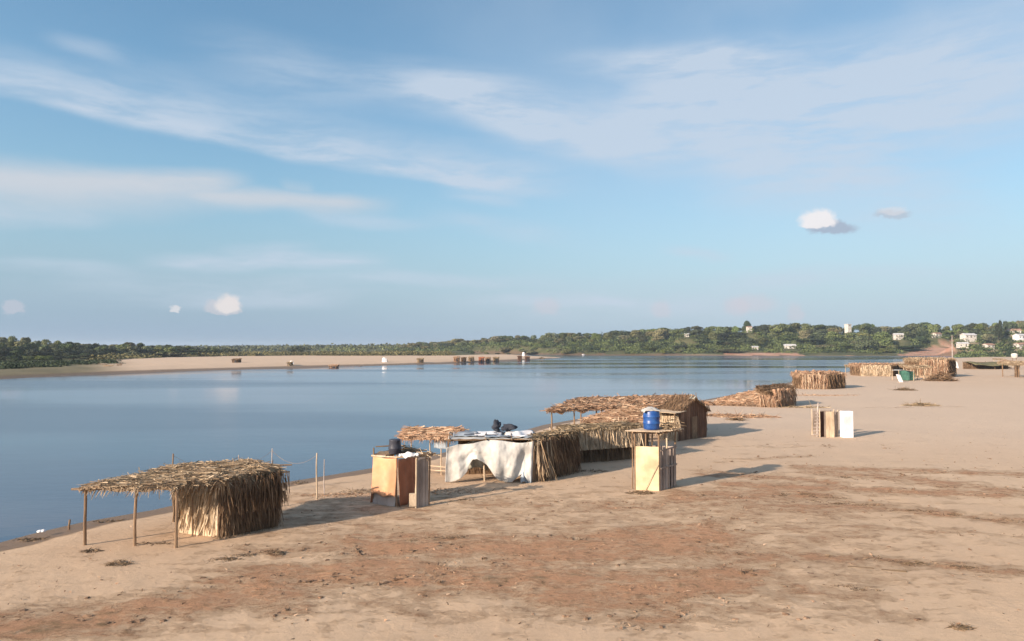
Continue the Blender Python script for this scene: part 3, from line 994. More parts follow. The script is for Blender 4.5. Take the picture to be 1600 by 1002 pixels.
# ---- 1 the thatched shelter with three posts, nearest on the left
def near_shelter():
    A = Vector((-11.85, 28.7, 0)); B = Vector((-13.95, 29.55, 0)); C = Vector((-10.1, 30.55, 0)); D = B + C - A
    t = thing('thatched_shelter', 'nearest thatched shelter, three front posts under its flat roof and a shaggy brown room', 'shelter', (-13.2, 29.4, 0))
    for (px, py) in ((133, 853), (211, 854), (275, 857)):
        g = G(px, py)
        add_post(t, g, 2.22, 0.062, 'wood')
    add_post(t, (-14.9, 31.3), 2.3, 0.05)
    add_post(t, (-12.2, 32.2), 2.35, 0.05)
    add_post(t, A + Vector((0, -0.03, 0)), 2.3, 0.05)
    for p0, p1 in (((-16.9, 27.25, 2.26), (-12.7, 27.35, 2.27)), ((-15.1, 31.3, 2.32), (-9.9, 31.9, 2.42)), ((-16.6, 27.2, 2.22), (-14.7, 31.5, 2.28)),
                   ((-13.1, 27.2, 2.22), (-12.0, 32.3, 2.38)), ((-14.7, 27.3, 2.22), (-13.4, 31.6, 2.33)), ((-13.7, 28.6, 2.26), (-9.6, 30.6, 2.34))):
        m_ = MB(); m_.pole(p0, p1, 0.042, 0.032, bend=0.05); part(m_, 'beam', 'wood', t)
    # roof
    m_ = MB()
    thatch_roof(m_, [(-16.5, 27.2, 2.33), (-12.9, 27.2, 2.36), (-11.9, 32.3, 2.50), (-14.7, 31.6, 2.42)], dens=260, thick=0.13, bump=0.16, main=(1, 0.25, 0), rag=0.30, bw=(.015,.05), bl=(.3,.8), spread=.6)
    thatch_roof(m_, [(-13.0, 27.35, 2.38), (-11.6, 28.35, 2.40), (-9.95, 30.6, 2.48), (-12.0, 32.2, 2.54)], dens=320, thick=0.16, bump=0.18, main=(1, 0.3, 0), rag=0.45, bw=(.015,.05), bl=(.3,.8), spread=.7)
    part(m_, 'roof', M['straw'], t)
    m_ = MB()
    # a hanging fringe in front of the pale wall
    thatch_wall(m_, (-13.9, 28.9), (-11.95, 28.25), 1.9, 2.42, dens=260, thick=0.05, shag=0.1, bl=(0.25, 0.6))
    part(m_, 'eave_fringe', 'straw', t)
    m_ = MB()
    def mat_wall(p, q):
        z = 0.0 + 2.25 * q
        o = 0.035 * nz(p * 6, z * 3, 4) + 0.015 * math.sin(p * 40)
        return B + (A - B) * p + Vector((-0.3 * o, -0.9 * o, z))
    m_.sheet(mat_wall, 24, 18, 0.03)
    thatch_wall(m_, B, A, 0.0, 2.2, dens=90, thick=0.02, shag=0.03, bl=(0.4, 1.0), bw=(0.04, 0.09), panel=False)
    part(m_, 'mat_wall', 'straw_pale', t)
    add_post(t, B * 0.5 + A * 0.5 + Vector((-0.08, -0.2, 0)), 2.2, 0.03, 'wood', 'wall_pole')
    m_ = MB()
    thatch_wall(m_, A, C, 0.0, 2.42, dens=520, thick=0.16, shag=0.20, bl=(0.4, 1.0), bw=(0.02, 0.05), top_wave=.2)
    thatch_wall(m_, A + Vector((0.1, -0.06, 0)), C + Vector((0.35, -0.05, 0)), 1.0, 2.45, dens=200, thick=0.1, shag=0.42, bl=(0.4, 0.9), bw=(.02,.05), panel=False)
    part(m_, 'thatch_wall', 'brown', t)
    m_ = MB()
    thatch_wall(m_, C, D, 0.0, 2.4, dens=180, thick=0.14, shag=0.3)
    part(m_, 'thatch_wall', 'brown', t)
    m_ = MB()
    thatch_wall(m_, D, B, 0.0, 2.3, dens=140, thick=0.12, shag=0.15)
    part(m_, 'thatch_wall', 'brown', t)


near_shelter()


# ---- thin poles and strings along the waterside
def poles():
    spec = [((495, 782), 708, 'wood_pale', 0.045, 'tall pale pole standing on the sand with a string tied to its top'),
            ((507, 775), 718, 'pole_grey', 0.030, 'thin grey pole just right of the tall pale pole'),
            ((425, 770), 701, 'pole_grey', 0.032, 'slender pole with a pale tip behind the shaggy end of the nearest shelter'),
            ((373, 776), 711, 'pole_grey', 0.032, 'slender pale pole rising behind the middle of the nearest shelter roof'),
            ((271, 786), 709, 'wood', 0.05, 'dark pole rising behind the left half of the nearest shelter roof')]
    tops = []
    for (a, ty, mt, r, lab) in spec:
        g = G(*a); top = P(a[0], ty, g.y)
        m_ = MB(); m_.pole(g + Vector((0, 0, -0.15)), top, r, r * 0.7, bend=0.05)
        o = part(m_, 'net_pole', mt, None); tag(o, lab, 'pole', 'poles strung along the waterside')
        tops.append(top)
    for a, b, sag, lab in ((4, 3, 0.5, 'thin string hanging from the dark pole behind the shelter roof'), (3, 2, 0.35, 'thin string between the two pale poles behind the shelter'),
                           (2, 0, 0.55, 'thin string sagging towards the tall pale pole on the sand')):
        m_ = MB(); p0, p1 = tops[a], tops[b]
        prev = p0 + Vector((0, 0, -0.1))
        for i in range(1, 15):
            q = i / 14
            c = p0 * (1 - q) + p1 * q + Vector((0, 0, -0.1 - sag * 4 * q * (1 - q)))
            m_.pole(prev, c, 0.007, 0.007, seg=4, bend=0, steps=1); prev = c
        o = part(m_, 'string', 'wood', None); tag(o, lab, 'string', 'strings between the poles')
    # small stake at the water's edge
    m_ = MB(); g = G(108, 820); m_.pole(g + Vector((0, 0, -0.4)), g + Vector((0.02, 0, 0.22)), 0.05, 0.04, bend=0.02)
    tag(part(m_, 'stake', 'wood', None), 'short dark stake standing in the shallow water left of the nearest shelter', 'stake')
    m_ = MB()
    g = G(68, 831)
    m_.lathe(g + Vector((0, 0, 0.03)), [(0.02, -0.05), (0.09, -0.04), (0.11, 0.0), (0.08, 0.05), (0.02, 0.07)], 14)
    m_.lathe(g + Vector((-0.13, -0.04, 0.02)), [(0.02, -0.05), (0.1, -0.03), (0.11, 0.02), (0.05, 0.06)], 12)
    tag(part(m_, 'float', 'white', None, smooth=True), 'small white float lying on the wet sand at the water edge', 'float')


poles()


# ---- 2 stall with orange cloth
def cloth_stall():
    g = G(618, 790)
    t = thing('cloth_stall', 'bathing stall wrapped in orange cloth with a grey board screen and loose poles on top', 'stall', (g.x, g.y, 0))
    Y0 = 34.6
    a = P(584, 770, 34.9); a.z = 0          # left front foot
    c = P(620, 770, 34.2); c.z = 0          # nearest foot
    d = P(650, 770, 35.7); d.z = 0          # right back of the orange part
    e = P(651, 770, 34.0); e.z = 0          # grey screen
    f = P(669, 770, 34.5); f.z = 0
    bk = a + (d - c)
    for p, h in ((a, 2.75), (c, 2.5), (d, 2.55), (bk, 2.6)):
        add_post(t, p, h, 0.045, 'wood')
    def cloth(p0, p1, z0, z1, amp, fr, sd, hem=0.08):
        dd = (p1 - p0); n = Vector((dd.y, -dd.x, 0)).normalized()
        def fn(p, q):
            zb = z0 + hem * nz(p * 3, sd)
            z = zb + (z1 - zb) * q + (1 - abs(2 * p - 1)) * -0.05 * q
            o = amp * (1.2 - 0.8 * q) * (math.sin(p * fr + sd + q) + 0.7 * nz(p * 5, z * 1.5, sd)) + 0.10 * (1 - q) * (1 - q)
            return p0 + dd * p + n * (0.06 + o) + Vector((0, 0, z))
        return fn
    m_ = MB(); m_.sheet(cloth(a, c, 0.52, 2.35, 0.05, 9, 1.0, 0.16), 30, 24, 0.012); part(m_, 'front_cloth', 'clay_cloth', t, smooth=True)
    m_ = MB(); m_.sheet(cloth(a + Vector((0.03, 0.05, 0)), c + Vector((-.03, 0.05, 0)), 0.02, 0.75, 0.03, 14, 3.0, 0.02), 26, 8, 0.012); part(m_, 'lower_cloth', 'grey_cloth', t, smooth=True)
    m_ = MB(); m_.sheet(cloth(c, d, 0.05, 2.3, 0.07, 17, 2.0), 34, 16, 0.012); part(m_, 'side_cloth', 'rust_cloth', t, smooth=True)
    m_ = MB(); m_.sheet(cloth(bk, a, 0.05, 2.2, 0.04, 9, 5.0), 16, 12, 0.012); part(m_, 'side_cloth', 'rust_cloth', t, smooth=True)
    # grey screen on the right
    m_ = MB()
    dd = f - e
    for i in range(4):
        p0 = e + dd * (i / 4 + 0.01); p1 = e + dd * ((i + 1) / 4 - 0.01)
        mid = (p0 + p1) / 2; hh = 2.32 + random.uniform(-.06, .04)
        m_.box((mid.x, mid.y, hh / 2), (p1 - p0) / 2, Vector((dd.y, -dd.x, 0)).normalized() * 0.014 * (1 + i % 2), (0, 0, hh / 2))
    part(m_, 'board_screen', 'wood_grey', t)
    add_post(t, e + Vector((-0.04, -0.03, 0)), 2.42, 0.05, 'wood_pale')
    add_post(t, f + Vector((0.04, 0.0, 0)), 2.35, 0.04, 'wood')
    m_ = MB(); m_.box(e + Vector((-0.18, -0.05, 0.42)), (0.16, 0.03, 0), (-0.02, 0.1, 0), (0, 0, 0.30)); part(m_, 'loose_board', 'wood_pale', t)
    # loose frame and deck on top
    for p0, p1, r, mt in ((a + Vector((-.1, -.05, 2.38)), c + Vector((.1, -.05, 2.40)), .05, 'wood_pale'), (c + Vector((0, -.1, 2.42)), f + Vector((.1, 0, 2.42)), .05, 'wood_pale'),
                          (a + Vector((.0, 0, 2.42)), bk + Vector((0, .1, 2.45)), .04, 'wood'), (bk + Vector((-.2, 0, 2.5)), d + Vector((.5, .1, 2.5)), .04, 'wood'),
                          (c + Vector((-.6, .2, 2.45)), d + Vector((.1, .3, 2.52)), .04, 'wood'), (e + Vector((-.1, .1, 2.5)), f + Vector((.35, .1, 2.52)), .04, 'wood')):
        m_ = MB(); m_.pole(p0, p1, r, r * .8, bend=0.03); part(m_, 'top_pole', mt, t)
    m_ = MB(); ctr = (a + d) / 2
    for i in range(6):
        o = -0.55 + 0.2 * i
        m_.board(ctr + Vector((-0.9, o, 2.44)), ctr + Vector((0.9, o + .1, 2.46)), 0.15, 0.03, (0, 1, 0))
    part(m_, 'deck', 'wood', t)
    m_ = MB(); pp = a + Vector((0.05, 0.1, 2.8)); m_.pole(pp, pp + Vector((0.95, 0.2, 0.03)), 0.03, 0.03); part(m_, 'top_rail', 'wood', t)
    # dark drum
    dr = P(617, 704, 34.9)
    m_ = MB(); m_.lathe((dr.x, dr.y, 2.48), [(0.27, 0), (0.31, 0.03), (0.30, 0.22), (0.33, 0.25), (0.31, 0.30), (0.28, 0.62), (0.30, 0.66), (0.26, 0.70), (0.05, 0.71)], 24)
    ob = part(m_, 'drum', 'plastic_dark', None, smooth=True); tag(ob, 'dark slate plastic drum standing on top of the orange cloth stall', 'drum')
    # white sack or shirt over the rail
    m_ = MB(); s0 = P(636, 712, 34.0)
    def shirt(p, q):
        x = -0.38 + 0.95 * p
        z = (-0.42 + 0.5 * math.exp(-((p - 0.45) / 0.16) ** 2)) * q * 0.9
        return Vector((s0.x + x, s0.y + 0.05 * math.sin(9 * p) - 0.06 - 0.05 * q, 2.60 + 0.06 * nz(p * 5, 3) + 0.05 * nz(p * 9, q * 5, 8) + .12 * math.exp(-((p - .5) / .15) ** 2) - (0.12 + 0.14 * math.exp(-((p - .45) / .2) ** 2)) * q))
    m_.sheet(shirt, 22, 6, 0.05)
    ob = part(m_, 'rag', 'white', None, smooth=True); tag(ob, 'crumpled white rag draped over the top pole of the orange cloth stall', 'cloth')
    m_ = MB(); heap(m_, (f.x - 0.1, f.y, 2.42), 0.4, 0.4, 0.3, 90, bl=(.15, .5)); heap(m_, (ctr.x + .5, ctr.y + .3, 2.45), 0.6, 0.4, 0.4, 160, bl=(.15, .6))
    tag(part(m_, 'palm_scraps', 'straw', None), 'dry palm scraps piled on the deck of the orange cloth stall', 'palm leaves')


cloth_stall()


# ---- 3 shelter hung with white tarpaulin
def tarp_shelter():
    t = thing('tarpaulin_shelter', 'wide shelter with a torn off-white tarpaulin hanging over its open front', 'shelter', (-0.6, 41.5, 0))
    Yf = 40.3
    def X(px, Y=Yf): return P(px, 700, Y).x
    posts = [(X(700), Yf + .2), (X(757), Yf + .35), (X(833), Yf - .05), (X(790), Yf + .3)]
    for i, p in enumerate(posts):
        add_post(t, p, 2.45 if i != 1 else 2.4, 0.05, 'wood_pale' if i == 1 else 'wood')
    # bottom edge of the sheet, traced: photo x -> photo y
    prof = [(698, 752), (706, 753), (714, 750), (722, 745), (729, 737), (734, 724), (738, 717), (745, 716), (752, 720), (760, 726), (768, 736), (775, 745), (783, 751), (792, 753), (802, 752), (812, 744), (820, 738), (826, 748), (833, 756)]
    pxs = np.array([q[0] for q in prof]); pys = np.array([q[1] for q in prof])
    def fn(p, q):
        px = 698 + 135.5 * p
        top = 692 - 4 * p + 3 * math.sin(p * 9)
        if p < 0.13: top += (0.13 - p) * 55
        bot = float(np.interp(px, pxs, pys))
        py = bot + (top - bot) * q
        v = P(px + (1 - q) * (2.5 * math.sin(p * 5)) - 2 * (1 - p) * (1 - q), py, Yf)
        fold = 0.10 * math.sin(p * 31 + 2.5 * q * math.sin(p * 6)) * (0.35 + 0.65 * (1 - q)) + 0.16 * nz(p * 5, q * 2.2, 3) + 0.035 * nz(p * 14, q * 5, 7) + 0.016 * nz(p * 34, q * 7, 5)
        belly = -0.30 * math.sin(math.pi * min(1, max(0, (p - 0.25) / 0.7))) * math.sin(math.pi * q * 0.9)
        v.y += fold + belly - 0.12 + 0.35 * (1 - q) * (p < 0.99) * -0.4
        v.z = max(v.z, 0.02)
        return v
    m_ = MB(); m_.sheet(fn, 130, 46, 0.012); part(m_, 'tarpaulin', 'tarp', t, smooth=True)
    # second sheet further in and dark back
    def fn2(p, q):
        x = X(722) + (X(762) - X(722)) * p
        return Vector((x, Yf + 0.75 + 0.08 * math.sin(p * 14 + q * 3) + .3 * (1 - q), 0.45 + .25 * math.sin(p * 3) + (1.9 - 0.3) * q))
    m_ = MB(); m_.sheet(fn2, 24, 12, 0.012); part(m_, 'inner_sheet', 'tarp_grey', t, smooth=True)
    m_ = MB(); thatch_wall(m_, (X(716, 43), 42.9), (X(835, 43), 43.2), 0, 2.3, dens=90, thick=.1, shag=.1); part(m_, 'back_wall', 'brown', t)
    m_ = MB(); thatch_wall(m_, (X(833), Yf + .1), (X(838, 43.2), 43.2), 0, 2.3, dens=90, thick=.1, shag=.1); part(m_, 'side_wall', 'brown', t)
    # flap on the right end in shade
    def fn3(p, q):
        x = X(813) + (X(829) - X(813)) * p
        return Vector((x, Yf - 0.22 - 0.1 * math.sin(p * 7) - .15 * (1 - q), 0.05 + (1.0 * (0.35 + 0.65 * p)) * q + .12 * math.sin(p * 5)))
    m_ = MB(); m_.sheet(fn3, 12, 8, 0.012); part(m_, 'loose_flap', 'tarp_blue', t, smooth=True)
    # roof: poles, sheets of grey and white plastic
    z = 2.42
    for i, (x0, x1) in enumerate(((698, 838), (712, 842), (722, 836))):
        Y = Yf + (0, 1.2, 2.7)[i]
        m_ = MB(); m_.pole((X(x0, Y), Y, z), (X(x1, Y), Y, z + .05), 0.04, 0.035, bend=0.06); part(m_, 'roof_pole', 'wood', t)
    for i, (p, c) in enumerate(((703, 0), (760, 0), (800, 0), (830, 0))):
        m_ = MB(); m_.pole((X(p), Yf - .3, z + .07), (X(p, 43.2), 43.3, z + .12), 0.035, 0.03, bend=0.06); part(m_, 'roof_pole', 'wood', t)
    def rf(p, q):
        x = X(700) + (X(836) - X(700)) * p
        Y = Yf - 0.05 + 3.1 * q
        return Vector((x * (1 + 0.06 * q), Y, 2.52 + 0.10 * nz(p * 7, q * 4, 1) + 0.05 * math.sin(p * 22) * math.sin(q * 7) - 0.10 * math.sin(q * math.pi)))
    m_ = MB(); m_.sheet(rf, 50, 16, 0.015); part(m_, 'roof_sheet', 'tarp', t, smooth=True)
    def rf2(x0, x1, q0, q1, s, h):
        def f(p, q):
            P0 = rf(x0 + (x1 - x0) * p, q0 + (q1 - q0) * q)
            P0.z += h + 0.06 * nz(p * 5, q * 5, s)
            return P0
        return f
    for x0, x1, q0, q1, s, h, mt in ((.05, .34, .35, .95, 2, .07, 'tarp_blue'), (.3, .62, .5, .98, 3, .09, 'white'), (.42, .72, .12, .5, 4, .08, 'tarp_blue'),
                                     (.66, .98, .4, .95, 5, .10, 'white'), (.74, .97, .08, .38, 6, .08, 'tarp_blue')):
        m_ = MB(); m_.sheet(rf2(x0, x1, q0, q1, s, h), 16, 10, 0.012); part(m_, 'roof_scrap', mt, t, smooth=True)
    for k in range(6):
        m_ = MB(); p0 = rf(random.uniform(0.1, .9), random.uniform(0, .9)); p0.z += .14
        m_.pole(p0, p0 + Vector((random.uniform(-1, 1), random.uniform(-.5, .5), .05)), .025, .02); part(m_, 'roof_stick', 'plastic_dark', t)
    # black bags on the roof
    b0 = P(776, 668, 42.9)
    def lump(c, r, s, k, lab):
        m_ = MB()
        def f(p, q):
            a = p * 2 * math.pi; b2 = (q - .5) * math.pi
            d = Vector((math.cos(a) * math.cos(b2) * r[0], math.sin(a) * math.cos(b2) * r[1], math.sin(b2) * r[2]))
            return Vector(c) + d * (1 + 0.75 * nz(d.x * 4, d.y * 4, d.z * 4 + s) + .35 * nz(d.x * 11, d.y * 11, d.z * 11 + s))
        m_.sheet(f, 18, 12)
        tag(part(m_, k, 'black_cloth', None, smooth=True), lab, 'bag')
    lump((b0.x - .02, 42.9, 2.9), (.24, .25, .36), 1, 'bag', 'upright black bag, the taller of the two on the tarpaulin roof')
    lump((b0.x + .62, 42.9, 2.83), (.42, .25, .20), 4, 'bag', 'low black bag, right of the taller one on the tarpaulin roof')
    # left lean-to roof strewn with orange fronds
    m_ = MB()
    thatch_roof(m_, [(X(632, 44), 43.2, 2.2), (X(705, 42), 42.0, 2.28), (X(722, 45), 45.3, 2.5), (X(640, 46.5), 46.0, 2.4)], dens=150, thick=.12, bump=.2, rag=.3)
    part(m_, 'side_roof', 'orange_thatch', t)
    for (px, Y) in ((642, 43.6), (672, 43.2), (690, 42.7), (700, 44.6)):
        add_post(t, (X(px, Y), Y), 2.25, .04, 'wood_pale')
    m_ = MB(); m_.board((X(664, 43.2), 43.1, .55), (X(700, 42.3), 42.3, .55), .05, .05); m_.board((X(664, 43.2), 43.1, .3), (X(700, 42.3), 42.3, .32), .05, .05); part(m_, 'rail', 'wood_pale', t)
    def sh(p, q):
        return Vector((X(678, 43) + (X(697, 42.3) - X(678, 43)) * p, 43.0 - .6 * p + .05 * math.sin(p * 9), 1.6 + .55 * q))
    m_ = MB(); m_.sheet(sh, 10, 6, .012); part(m_, 'hanging_sheet', 'tarp_blue', t, smooth=True)


tarp_shelter()


# ---- thatch room right of the white tarpaulin
def bundle_room():
    a = G(836, 754); c = G(897, 738); b = G(838, 722)
    a = Vector((a.x, a.y, 0)); c = Vector((c.x, c.y, 0)); d = Vector((a.x - 0.2, a.y + 2.2, 0)); e = c + (d - a)
    t = thing('thatched_room', 'bushy brown thatched room between the white tarpaulin and the long pale hut', 'hut', ((a.x + c.x) / 2, (a.y + c.y) / 2 + 1, 0))
    m_ = MB(); thatch_wall(m_, a, c, 0, 2.5, dens=230, thick=.2, shag=.3, bl=(.6, 1.5)); part(m_, 'thatch_wall', 'brown', t)
    m_ = MB(); thatch_wall(m_, a + Vector((-.05, -.05, 0)), a * .72 + c * .28 + Vector((0, -.1, 0)), 0, 2.45, dens=170, thick=.15, shag=.3, bl=(.7, 1.8), bw=(.05, .12)); part(m_, 'frond_bundle', 'straw', t)
    m_ = MB(); thatch_wall(m_, c, e, 0, 2.4, dens=150, thick=.15, shag=.2); part(m_, 'thatch_wall', 'brown', t)
    m_ = MB(); thatch_wall(m_, e, d, 0, 2.4, dens=100, thick=.15, shag=.2); part(m_, 'thatch_wall', 'brown', t)
    m_ = MB(); z = 2.48
    thatch_roof(m_, [a + Vector((-.2, -.2, z)), c + Vector((.2, -.2, z + .1)), e + Vector((.1, .1, z - .15)), d + Vector((0, .1, z - .15))], dens=200, bump=.2, rag=.5, bw=(.02,.06), bl=(.4,1.1), spread=.7)
    part(m_, 'roof', 'grey_thatch', t)


bundle_room()


# ---- 4 long hut with pale fringe
def long_hut():
    a = G(897, 726); b = G(1000, 718); 
    a = Vector((a.x, a.y, 0)); b = Vector((b.x, b.y, 0))
    n = Vector((-(b - a).y, (b - a).x, 0)).normalized()
    t = thing('thatched_hut', 'long low thatched hut with a pale hanging fringe above its shaded front', 'hut', ((a.x + b.x) / 2, a.y + 1.4, 0))
    k = 2.2
    for i in range(5):
        add_post(t, a * (1 - i / 4) + b * (i / 4), 2.25, .045)
    m_ = MB(); thatch_wall(m_, a, b, 0.95, 2.3, dens=230, thick=.12, shag=.16, bl=(.5, 1.2), bw=(.05, .12)); part(m_, 'front_fringe', 'straw_pale', t)
    m_ = MB(); thatch_wall(m_, a + n * .25, b + n * .25, 0.0, 2.2, dens=120, thick=.08, shag=.1); part(m_, 'inner_wall', 'brown', t)
    m_ = MB(); thatch_wall(m_, b, b + n * k, 0.0, 2.3, dens=120, thick=.1, shag=.16); part(m_, 'side_wall', 'brown', t)
    m_ = MB(); thatch_wall(m_, a + n * k, b + n * k, 0.0, 2.3, dens=60, thick=.1, shag=.1); part(m_, 'back_wall', 'brown', t)
    m_ = MB(); thatch_wall(m_, a, a + n * k, 0.0, 2.3, dens=60, thick=.1, shag=.1); part(m_, 'side_wall', 'brown', t)
    m_ = MB(); thatch_roof(m_, [a + Vector((-.2, -.25, 2.3)), b + Vector((.3, -.2, 2.3)), b + n * (k + .3) + Vector((.3, 0, 2.25)), a + n * (k + .3) + Vector((0, 0, 2.2))], dens=130, bump=.25, rag=.35, bw=(.02,.06), bl=(.4,1.0))
    part(m_, 'roof', 'grey_thatch', t)


long_hut()


# ---- middle gable roof of fronds behind the long hut
def middle_hut():
    a = P(925, 700, 53); b = P(1010, 700, 52.2); a.z = b.z = 0
    n = Vector((0.05, 1, 0))
    t = thing('palm_roof_hut', 'untidy hut with a peaked roof of orange and grey fronds behind the blue barrel', 'hut', ((a.x + b.x) / 2, 54, 0))
    m_ = MB(); thatch_wall(m_, a, b, 0, 2.1, dens=130, thick=.1, shag=.1); part(m_, 'front_wall', 'orange_thatch', t)
    m_ = MB(); thatch_wall(m_, b, b + n * 3, 0, 2.1, dens=80, thick=.1, shag=.1); part(m_, 'side_wall', 'brown', t)
    m_ = MB(); thatch_wall(m_, a, a + n * 3, 0, 2.1, dens=80, thick=.1, shag=.1); part(m_, 'side_wall', 'brown', t)
    m_ = MB()
    mid = (a + b) / 2
    r0 = Vector((a.x + 1.6, a.y + 1.6, 2.75)); r1 = Vector((b.x + .2, b.y + 1.6, 3.05))
    thatch_roof(m_, [a + Vector((-.6, -.4, 2.0)), b + Vector((.2, -.4, 2.1)), r1, r0], dens=120, bump=.25, rag=.4)
    thatch_roof(m_, [r0, r1, b + n * 3.4 + Vector((.2, 0, 2.1)), a + n * 3.4 + Vector((-.5, 0, 2.0))], dens=90, bump=.2, rag=.4)
    part(m_, 'roof', 'orange_thatch', t)
    m_ = MB()
    for i in range(9):
        x = a.x + 1.2 + i * .35
        m_.pole((x, a.y - .5, 1.4), (x + random.uniform(-.1, .1), a.y - .45, 2.5 + random.uniform(-.2, .2)), .035, .03)
    part(m_, 'stick_row', 'wood_pale', t)


middle_hut()


# ---- 5 long open roof over the water's edge
def open_roof():
    t = thing('open_thatched_roof', 'very long open-sided roof of rusty palm fronds on thin posts by the water', 'shelter', (7.5, 60, 0))
    z = 2.62
    fl = P(855, 655, 57); fr = P(1065, 655, 61.5)
    bl = P(905, 640, 63.5); br = P(1075, 640, 66)
    c = [(fl.x, fl.y, z - .05), (fr.x, fr.y, z), (br.x, br.y, z + .55), (bl.x, bl.y, z + .45)]
    m_ = MB(); thatch_roof(m_, c, dens=90, thick=.08, bump=.4, rag=.22, bw=(.03, .09), bl=(.6, 1.5), spread=.6); part(m_, 'roof', 'orange_thatch', t)
    for p, q in ((.02, .04), (.18, .05), (.34, .05), (.38, .05), (.62, .05), (.85, .05), (.03, .95), (.25, .95), (.45, .95), (.7, .95), (.97, .95)):
        x = quadlerp(c, p, q); add_post(t, (x.x, x.y), x.z - .05, .07, 'wood')
    for q in (.04, .95):
        a, b = quadlerp(c, 0, q), quadlerp(c, 1, q)
        m_ = MB(); m_.pole(a + Vector((-.2, 0, -.1)), b + Vector((.2, 0, -.1)), .06, .05, bend=.1); part(m_, 'beam', 'wood', t)


open_roof()


# ---- 6 gabled dark hut
def gable_hut():
    a = G(1036, 688); b = G(1058, 690.5); c = G(1104, 683.5)
    a = Vector((a.x - .2, a.y + .9, 0)); b = Vector((b.x, b.y, 0)); c = Vector((c.x, c.y, 0)); d = a + c - b
    t = thing('gabled_hut', 'dark brown hut with a pointed gable and a lean-to roof on its left side', 'hut', ((b.x + c.x) / 2, b.y + 1.5, 0))
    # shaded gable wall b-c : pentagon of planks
    m_ = MB()
    n = Vector(((c - b).y, -(c - b).x, 0)).normalized()
    L_ = (c - b).length; K = 16
    for i in range(K):
        p0, p1 = i / K, (i + 1) / K
        def top(p):
            return 2.35 + max(0, (1.15 - abs(p - .55) * (2.0 if p < .55 else 2.6)) ) * 0.95
        q0 = b + (c - b) * (p0 + .004); q1 = b + (c - b) * (p1 - .004)
        th = .03 + .015 * (i % 2)
        vs = [q0, q1, q1 + Vector((0, 0, top(p1))), q0 + Vector((0, 0, top(p0)))]
        bk = [v - n * th for v in vs]
        m_.add([tuple(v) for v in vs + bk], [(0, 1, 2, 3), (7, 6, 5, 4), (0, 4, 5, 1), (1, 5, 6, 2), (2, 6, 7, 3), (3, 7, 4, 0)])
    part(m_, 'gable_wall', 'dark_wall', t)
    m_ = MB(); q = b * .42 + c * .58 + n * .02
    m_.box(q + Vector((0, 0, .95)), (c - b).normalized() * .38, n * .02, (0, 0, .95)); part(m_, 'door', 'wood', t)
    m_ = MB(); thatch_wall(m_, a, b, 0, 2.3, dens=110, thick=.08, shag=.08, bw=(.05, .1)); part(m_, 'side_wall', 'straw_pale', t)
    m_ = MB(); thatch_wall(m_, c, d, 0, 2.3, dens=60, thick=.08, shag=.08); part(m_, 'side_wall', 'brown', t)
    m_ = MB(); thatch_wall(m_, a, d, 0, 2.3, dens=60, thick=.08, shag=.08); part(m_, 'back_wall', 'brown', t)
    def tp(p): return b * (1 - p) + c * p
    back = (a - b) * 1.05
    rid = tp(.55) + Vector((0, 0, 3.48))
    m_ = MB()
    thatch_roof(m_, [tp(-.06) + n * .25 + Vector((0, 0, 2.32)), rid + n * .3, rid + back, tp(-.06) + back + Vector((0, 0, 2.32))], dens=45, bump=.08, rag=.16, thick=.07, bl=(.3,.7), spread=.15, main=(rid - tp(0)))
    thatch_roof(m_, [rid + n * .3, tp(1.08) + n * .25 + Vector((0, 0, 2.28)), tp(1.08) + back + Vector((0, 0, 2.28)), rid + back], dens=45, bump=.08, rag=.16, thick=.07, bl=(.3,.7), spread=.15, main=(rid - tp(1)))
    part(m_, 'roof', 'brown', t)
    m_ = MB(); m_.sheet(lambda p, q: rid + n * (.25 - .5 * q) + (c - b).normalized() * (-.25 + .5 * p) + Vector((0, 0, .10 - abs(p - .5) * .35 + .03 * math.sin(q * 9))), 8, 6, .03)
    part(m_, 'ridge_cap', 'tarp_grey', t)
    l0 = b + (b - c).normalized() * .9
    m_ = MB(); m_.sheet(lambda p, q: (l0 * (1 - p) + (b + (c - b) * .15) * p) + n * (.5 - 2.3 * q) + Vector((0, 0, 2.42 + .1 * p + .03 * nz(p * 4, q * 4))), 14, 12, .05); part(m_, 'lean_to_roof', 'wood_pale', t)
    add_post(t, l0 + n * .4, 2.4, .05)


gable_hut()


